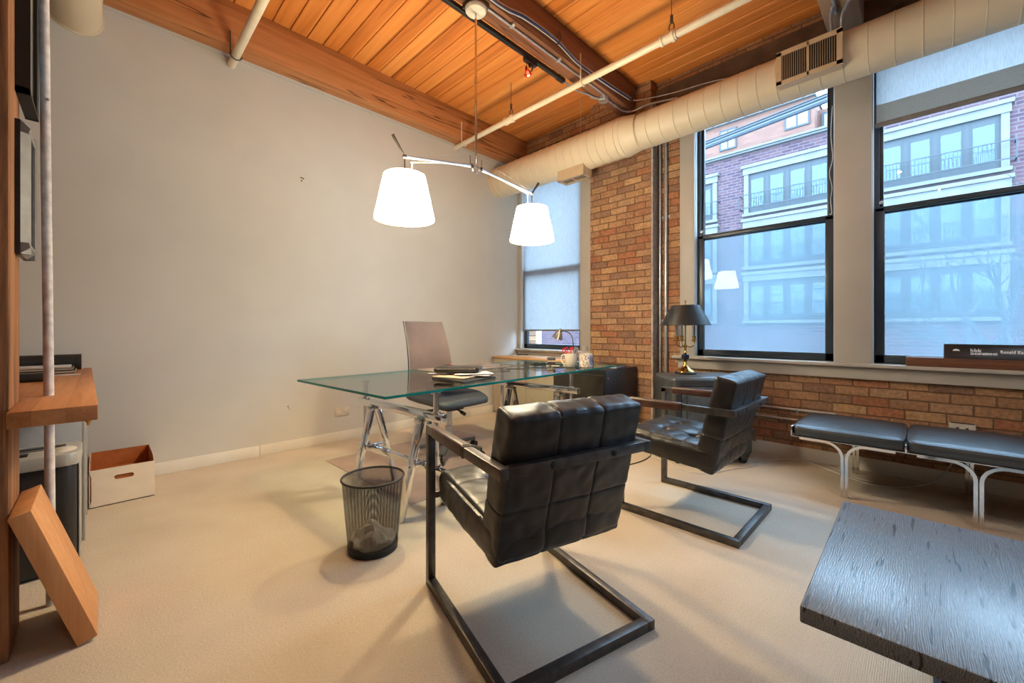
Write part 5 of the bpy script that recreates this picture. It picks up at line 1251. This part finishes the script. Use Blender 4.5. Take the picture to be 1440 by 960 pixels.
# carton by the wall
t = thing('carton', 'open white cardboard box with a cut-out handle against the grey wall', 'box', (.27, -4.14, 0))
cx0, cx1, cy0, cy1, ch = .06, .505, -4.292, -3.987, .250
def board_y(s, x, th_, hole=False, top=ch):
    """end wall in the y-z plane at x with an oval hand hole"""
    if not hole: s.box((x, cy0, .002), (x + th_, cy1, top)); return
    yc, zc, hw, hh = (cy0 + cy1) / 2 + .005, .168, .046, .014
    ov = [(yc + (hw - hh) * (1 if math.cos(a) > 0 else -1) + hh * math.cos(a), zc + hh * math.sin(a)) for a in [2 * PI * (k + .5) / 24 for k in range(24)]]
    outer = []
    for y_, z_ in ov:
        a = math.atan2((z_ - zc) * 3, y_ - yc); dx, dz = math.cos(a), math.sin(a)
        tt = min((cy1 - yc) / abs(dx) if abs(dx) > 1e-6 else 9, ((top - zc) if dz > 0 else (zc - .002)) / abs(dz) if abs(dz) > 1e-6 else 9)
        outer.append((yc + dx * min(tt, 9), zc + dz * min(tt, 9)))
    cor = [(cy1, top), (cy0, top), (cy0, .002), (cy1, .002)]
    for c_ in cor:
        j = min(range(24), key=lambda q: (outer[q][0] - c_[0]) ** 2 + (outer[q][1] - c_[1]) ** 2); outer[j] = c_
    for xx in (x, x + th_):
        A = [s.bm.verts.new((xx, *p)) for p in ov]; B2 = [s.bm.verts.new((xx, *p)) for p in outer]
        for k in range(24): s.bm.faces.new((A[k], A[(k + 1) % 24], B2[(k + 1) % 24], B2[k]))
        if xx == x: A0, B0 = A, B2
    for k in range(24): s.bm.faces.new((A0[k], A0[(k + 1) % 24], A[(k + 1) % 24], A[k])); s.bm.faces.new((B0[k], B0[(k + 1) % 24], B2[(k + 1) % 24], B2[k]))
s = MB(); board_y(s, cx1 - .004, .004, True, .232); s.build('front_wall', M['card_white'], t, smooth=False)
s = MB(); s.box((cx0, cy0, .002), (cx0 + .004, cy1, .252)); s.box((cx0, cy0, .002), (cx1, cy1, .006)); s.build('back_and_floor', M['card_brown'], t, smooth=False)
s = MB()
for y in (cy0, cy1 - .004): s.prism([(cx0, .002), (cx1 - .004, .002), (cx1 - .004, .232), (cx1 - .06, .258), (cx1 - .16, .262), (cx0, .256)], y, y + .004, axes=(0, 2, 1))
s.build('side_wall', M['card_white'], t, smooth=False)
s = MB()
for y in (cy0 + .0045, cy1 - .0065): s.prism([(cx0 + .005, .008), (cx1 - .006, .008), (cx1 - .006, .231), (cx1 - .06, .256), (cx1 - .16, .260), (cx0 + .005, .254)], y, y + .002, axes=(0, 2, 1))
s.prism([(cy0 + .01, .06), (cy1 - .012, .06), (cy1 - .012, .215), (cy1 - .09, .222), (cy0 + .20, .238), (cy0 + .09, .236), (cy0 + .07, .222), (cy0 + .01, .214)], cx1 - .016, cx1 - .012, axes=(1, 2, 0)); s.build('inner_flap', M['card_brown'], t, smooth=False)

# cover plate and anchors on the grey wall
t = thing('wall_plate', 'blank painted cover plate low on the grey wall', 'cover plate', (.02, -2.54, .286)); s = MB(); s.box((.0205, -2.607, .245), (.027, -2.470, .33), bev=.003); s.build('plate', M['plate'], t)
s = MB(); s.cyl((.026, -2.538, .287), (.0285, -2.538, .287), .003); s.build('screw', M['steel'], t)
for k, (y, z, lab) in enumerate(((-2.922, 2.518, 'tiny brass wall screw, upper left of three on the grey wall'), (-2.904, 2.515, 'tiny brass wall screw, upper right of three on the grey wall'), (-2.918, 2.49, 'tiny brass wall screw, lowest of three on the grey wall'))):
    s = MB(); s.lathe([(.003, .0), (.003, .008), (.007, .009), (.006, .013), (0, .014)], seg=12, M=Matrix.Translation((.0205, y, z)) @ Matrix.Rotation(R(90), 4, 'Y')); tag(origin(s.build('wall_screw', M['brass']), (.0205, y, z)), lab, 'screw', 'screws in the grey wall')
s = MB(); s.tube([(.0215, -3.03, .40), (.023, -3.024, .385), (.0215, -3.016, .37)], .0018, 6); s.sphere((.022, -3.032, .403), .005); tag(origin(s.build('wall_nail', M['iron']), (.0215, -3.03, .4)), 'bent little nail low on the grey wall above the baseboard', 'nail')

# ================================================================= ACROSS THE STREET
K = 1.37; FY = 18.0
def ex(x): return 4.124 + (x - 4.124) * K
def ez(z): return 1.1 + (z - 1.1) * K
t = thing('apartment_building', 'plum brick apartment block with salmon top storey across the street', 'building', (ex(2), FY, -4.2))
s = MB(); s.box((ex(-14), FY, -4.2), (ex(16), FY + 6, ez(7.42))); s.build('brick_wall', M['street_brick'], t, smooth=False)
s = MB(); s.box((ex(-14), FY + .35, ez(7.50)), (ex(1.62), FY + 6, ez(8.75))); s.box((ex(1.62), FY + 1.2, ez(7.5)), (ex(16), FY + 6, ez(8.5))); s.build('salmon_storey', M['street_orange'], t, smooth=False)
s = MB(); s.box((ex(-14), FY - .28, ez(7.44)), (ex(16), FY + .4, ez(7.50))); s.box((ex(-14), FY - .18, ez(7.38)), (ex(16), FY + .1, ez(7.44))); s.build('cornice', M['limestone'], t, smooth=False)
s = MB(); s.box((ex(-14), FY + .15, ez(8.75)), (ex(1.66), FY + 6, ez(8.86))); s.build('parapet_coping', M['limestone'], t, smooth=False)
# one french-window bay, then copies
def bay(x0, z_top):
    """x0 = left edge of the stone surround (12 m frame), z_top = top of the lintel"""
    w = 2.6; zb = z_top - 1.74
    X0, X1 = ex(x0), ex(x0 + w); ZT, ZB = ez(z_top), ez(zb)
    s = MB(); s.box((X0 - .10, FY - .22, ZT - .14), (X1 + .10, FY + .02, ZT)); s.box((X0 - .04, FY - .14, ZT - .44), (X1 + .04, FY + .02, ZT - .14))
    s.box((X0, FY - .10, ZB), (X0 + .20, FY + .02, ZT - .40)); s.box((X1 - .20, FY - .10, ZB), (X1, FY + .02, ZT - .40)); s.box((X0 - .05, FY - .20, ZB - .08), (X1 + .05, FY + .02, ZB + .06))
    fr = s.build('window_surround', M['limestone'], t, smooth=False)
    s = MB(); s.box((X0 + .2, FY - .03, ZB + .06), (X1 - .2, FY - .01, ZT - .44)); ff = None
    o = s.build('door_frames', M['street_frame'], fr, smooth=False)
    s = MB(); s2 = MB()
    for k in range(4):
        a = ex(x0 + .227 + k * .585); b2 = a + .37 * K
        s.box((a, FY - .036, ZB + .34), (b2, FY - .031, ZT - .72)); s2.box((a - .07, FY - .045, ZB + .1), (a - .045, FY - .03, ZT - .5)); s2.box((b2 + .045, FY - .045, ZB + .1), (b2 + .07, FY - .03, ZT - .5))
    s.build('blind', M['street_blind'], fr, smooth=False); s2.build('mullion', M['street_frame'], fr, smooth=False)
    s = MB()
    for k in range(4): a = ex(x0 + .227 + k * .585); s.box((a, FY - .042, ZB + .34), (a + .37 * K, FY - .040, ZT - .72))
    s.build('pane', M['pane_street'], fr, smooth=False)
    s = MB(); zr0, zr1 = ZB + .26, ZB + .88; yr = FY - .42
    for z in (zr0, zr1): s.box((X0 - .12, yr - .015, z - .018), (X1 + .12, yr + .015, z + .018))
    for x in (X0 - .12, X1 + .12):
        for z in (zr0, zr1): s.box((x - .015, yr, z - .018), (x + .015, FY, z + .018))
        s.box((x - .018, yr - .018, zr0), (x + .018, yr + .018, zr1))
    for k in range(4):
        a = ex(x0 + .227 + k * .585)
        for j in range(6): x = a + .37 * K * j / 5; s.box((x - .010, yr - .01, zr0), (x + .010, yr + .01, zr1))
    s.build('balcony_railing', M['street_rail'], fr, smooth=False)
    return fr
proto = bay(-.38, 6.911)
px, pz = ex(-.38), ez(6.911)
for row in range(3):
    for x0 in (-7.36, -3.89, -.38, 3.07, 6.54, 10.0):
        if row == 0 and x0 == -.38: continue
        c = copy_tree(proto, t); c.location = (ex(x0) - px, 0, -1.887 * K * row)
# windows of the salmon storey
for x0, x1, z0, z1, y in ((-1.289, -.706, 7.80, 8.56, .35), (.788, 1.50, 7.88, 8.42, .35), (-4.2, -3.6, 7.80, 8.56, .35)):
    s = MB(); s.box((ex(x0), FY + y - .06, ez(z0)), (ex(x1), FY + y + .01, ez(z1))); fr = s.build('upper_window', M['street_frame'], t, smooth=False)
    s = MB(); xm = (x0 + x1) / 2
    for a, b2 in ((x0 + .06, xm - .03), (xm + .03, x1 - .06)): s.box((ex(a), FY + y - .066, ez(z0 + .06)), (ex(b2), FY + y - .061, ez(z1 - .08)))
    s.build('pane', M['street_blind'], fr, smooth=False)
s = MB(); s.box((ex(1.72), FY + 1.1, ez(7.52)), (ex(3.4), FY + 1.21, ez(8.36))); fr = s.build('upper_window', M['street_frame'], t, smooth=False)
s = MB()
for k in range(3): s.box((ex(1.80 + k * .52), FY + 1.09, ez(7.60)), (ex(2.20 + k * .52), FY + 1.098, ez(8.28)))
s.build('pane', M['street_blind'], fr, smooth=False)
s = MB(); s.box((-60, .6, -4.35), (70, FY + .5, -4.2)); struct(s.build('ground', M['asphalt'], smooth=False))

# sagging street cable bundle
t = thing('street_cable', 'thick grey bundle of street cables sloping past the upper window panes', 'cable', (2.9, 3.2, 4.2))
def cabp(off, r_, mat, nm):
    s = MB(); s.tube([(x, 3.2, 4.31 + (x - 1.35) * .088 + off) for x in [-5 + k for k in range(16)]], r_, 8); s.build(nm, M[mat], t)
cabp(-.04, .040, 'wire_grey', 'lower_cable'); cabp(.022, .022, 'wire_grey', 'upper_cable'); cabp(.058, .014, 'street_rail', 'messenger_wire')

# bare street tree
random.seed(11)
t = thing('street_tree', 'bare street tree faintly seen through the right lower sash', 'tree', (4.75, 3.6, -4.2))
s = MB(); s.tube(smooth_path([(5.0, 3.6, -4.2), (4.98, 3.6, -2), (5.02, 3.62, -.2), (5.0, 3.6, .6)]), [.10 - .0012 * k for k in range(25)], 10); s.build('trunk', M['bark'], t)
s = MB()
def branch(p, d, l, r_, n):
    pts = [p]; dd = d.copy()
    for k in range(5):
        dd = (dd + Vector((random.uniform(-.22, .22), random.uniform(-.15, .15), random.uniform(-.08, .2)))).normalized(); pts.append(pts[-1] + dd * l / 5)
    s.tube(pts, [r_ * (1 - .13 * k) for k in range(6)], 5)
    if n > 0:
        for _ in range(3):
            q = pts[random.choice((2, 3, 4, 5))]; e = (dd + Vector((random.uniform(-.9, .9), random.uniform(-.5, .5), random.uniform(-.3, .6)))).normalized(); branch(q, e, l * .62, r_ * .5, n - 1)
for k in range(7): branch(Vector((5.0, 3.6, -.1 + .12 * k)), Vector((random.uniform(-1, .6), random.uniform(-.4, .4), random.uniform(.3, 1))).normalized(), 1.5, .036, 3)
s.build('bare_branches', M['bark'], t)

# ================================================================= LIGHT
w = bpy.data.worlds.new('overcast_sky'); SC.world = w; w.use_nodes = True
bg = w.node_tree.nodes['Background']; bg.inputs['Color'].default_value = (.56, .77, 1.0, 1); bg.inputs['Strength'].default_value = SKY
# portals: help the renderer find the sky through the window openings
def portal(loc, rot, sx, sy):
    l = bpy.data.lights.new('sky_portal', 'AREA'); l.shape = 'RECTANGLE'; l.size = sx; l.size_y = sy; l.cycles.is_portal = True
    o = bpy.data.objects.new('sky_portal', l); COL.objects.link(o); o.location = loc; o.rotation_euler = rot
for a, b2 in OPEN: portal(((a + b2) / 2, .33, (ZS + WT) / 2), (R(-90), 0, 0), b2 - a, WT - ZS)
# added fill spots out of view, brightening the window wall and the floor
for x, y, e, tx, ty in SPOTS:
    t = thing('fill_spot', 'added black can spotlight out of view, giving fill light', 'spotlight', (x, y, 3.46), 0, 'added fill spotlights out of view')
    s = MB(); s.cyl((x, y, 3.46), (x, y, 3.38), .02); s.lathe([(.03, 3.38), (.055, 3.33), (.06, 3.25), (.056, 3.25), (.05, 3.32)], (x, y, 0), 24); s.build('can', M['black_matte'], t)
    l = bpy.data.lights.new('fill_spot_light', 'SPOT'); l.energy = e; l.color = SPOTC; l.shadow_soft_size = .02; l.spot_size = R(106); l.spot_blend = .8
    o = bpy.data.objects.new('fill_spot_light', l); COL.objects.link(o); o.location = (x, y, 3.24)
    o.rotation_euler = Vector((tx - x, ty - y, -3.24)).to_track_quat('-Z', 'Y').to_euler()

# ================================================================= CAMERA
cam = bpy.data.cameras.new('camera'); co = bpy.data.objects.new('camera', cam); COL.objects.link(co)
co.location = (4.124, -4.240, 1.10); co.rotation_euler = (R(90), 0, R(45))
cam.sensor_width = 36; cam.lens = 578.0 / 1440 * 36; cam.shift_y = -16 / 1440; cam.clip_start = .05; cam.clip_end = 300
SC.camera = co
SC.view_settings.view_transform = 'Standard'; SC.view_settings.look = 'None'; SC.view_settings.gamma = 1.0; SC.view_settings.use_curve_mapping = False
SC.view_settings.exposure = EXPO
SC.cycles.max_bounces = 10; SC.cycles.diffuse_bounces = 5; SC.cycles.glossy_bounces = 4; SC.cycles.transmission_bounces = 8; SC.cycles.transparent_max_bounces = 24
SC.cycles.caustics_reflective = False; SC.cycles.caustics_refractive = False; SC.cycles.sample_clamp_indirect = 6.0
SC.cycles.use_denoising = True
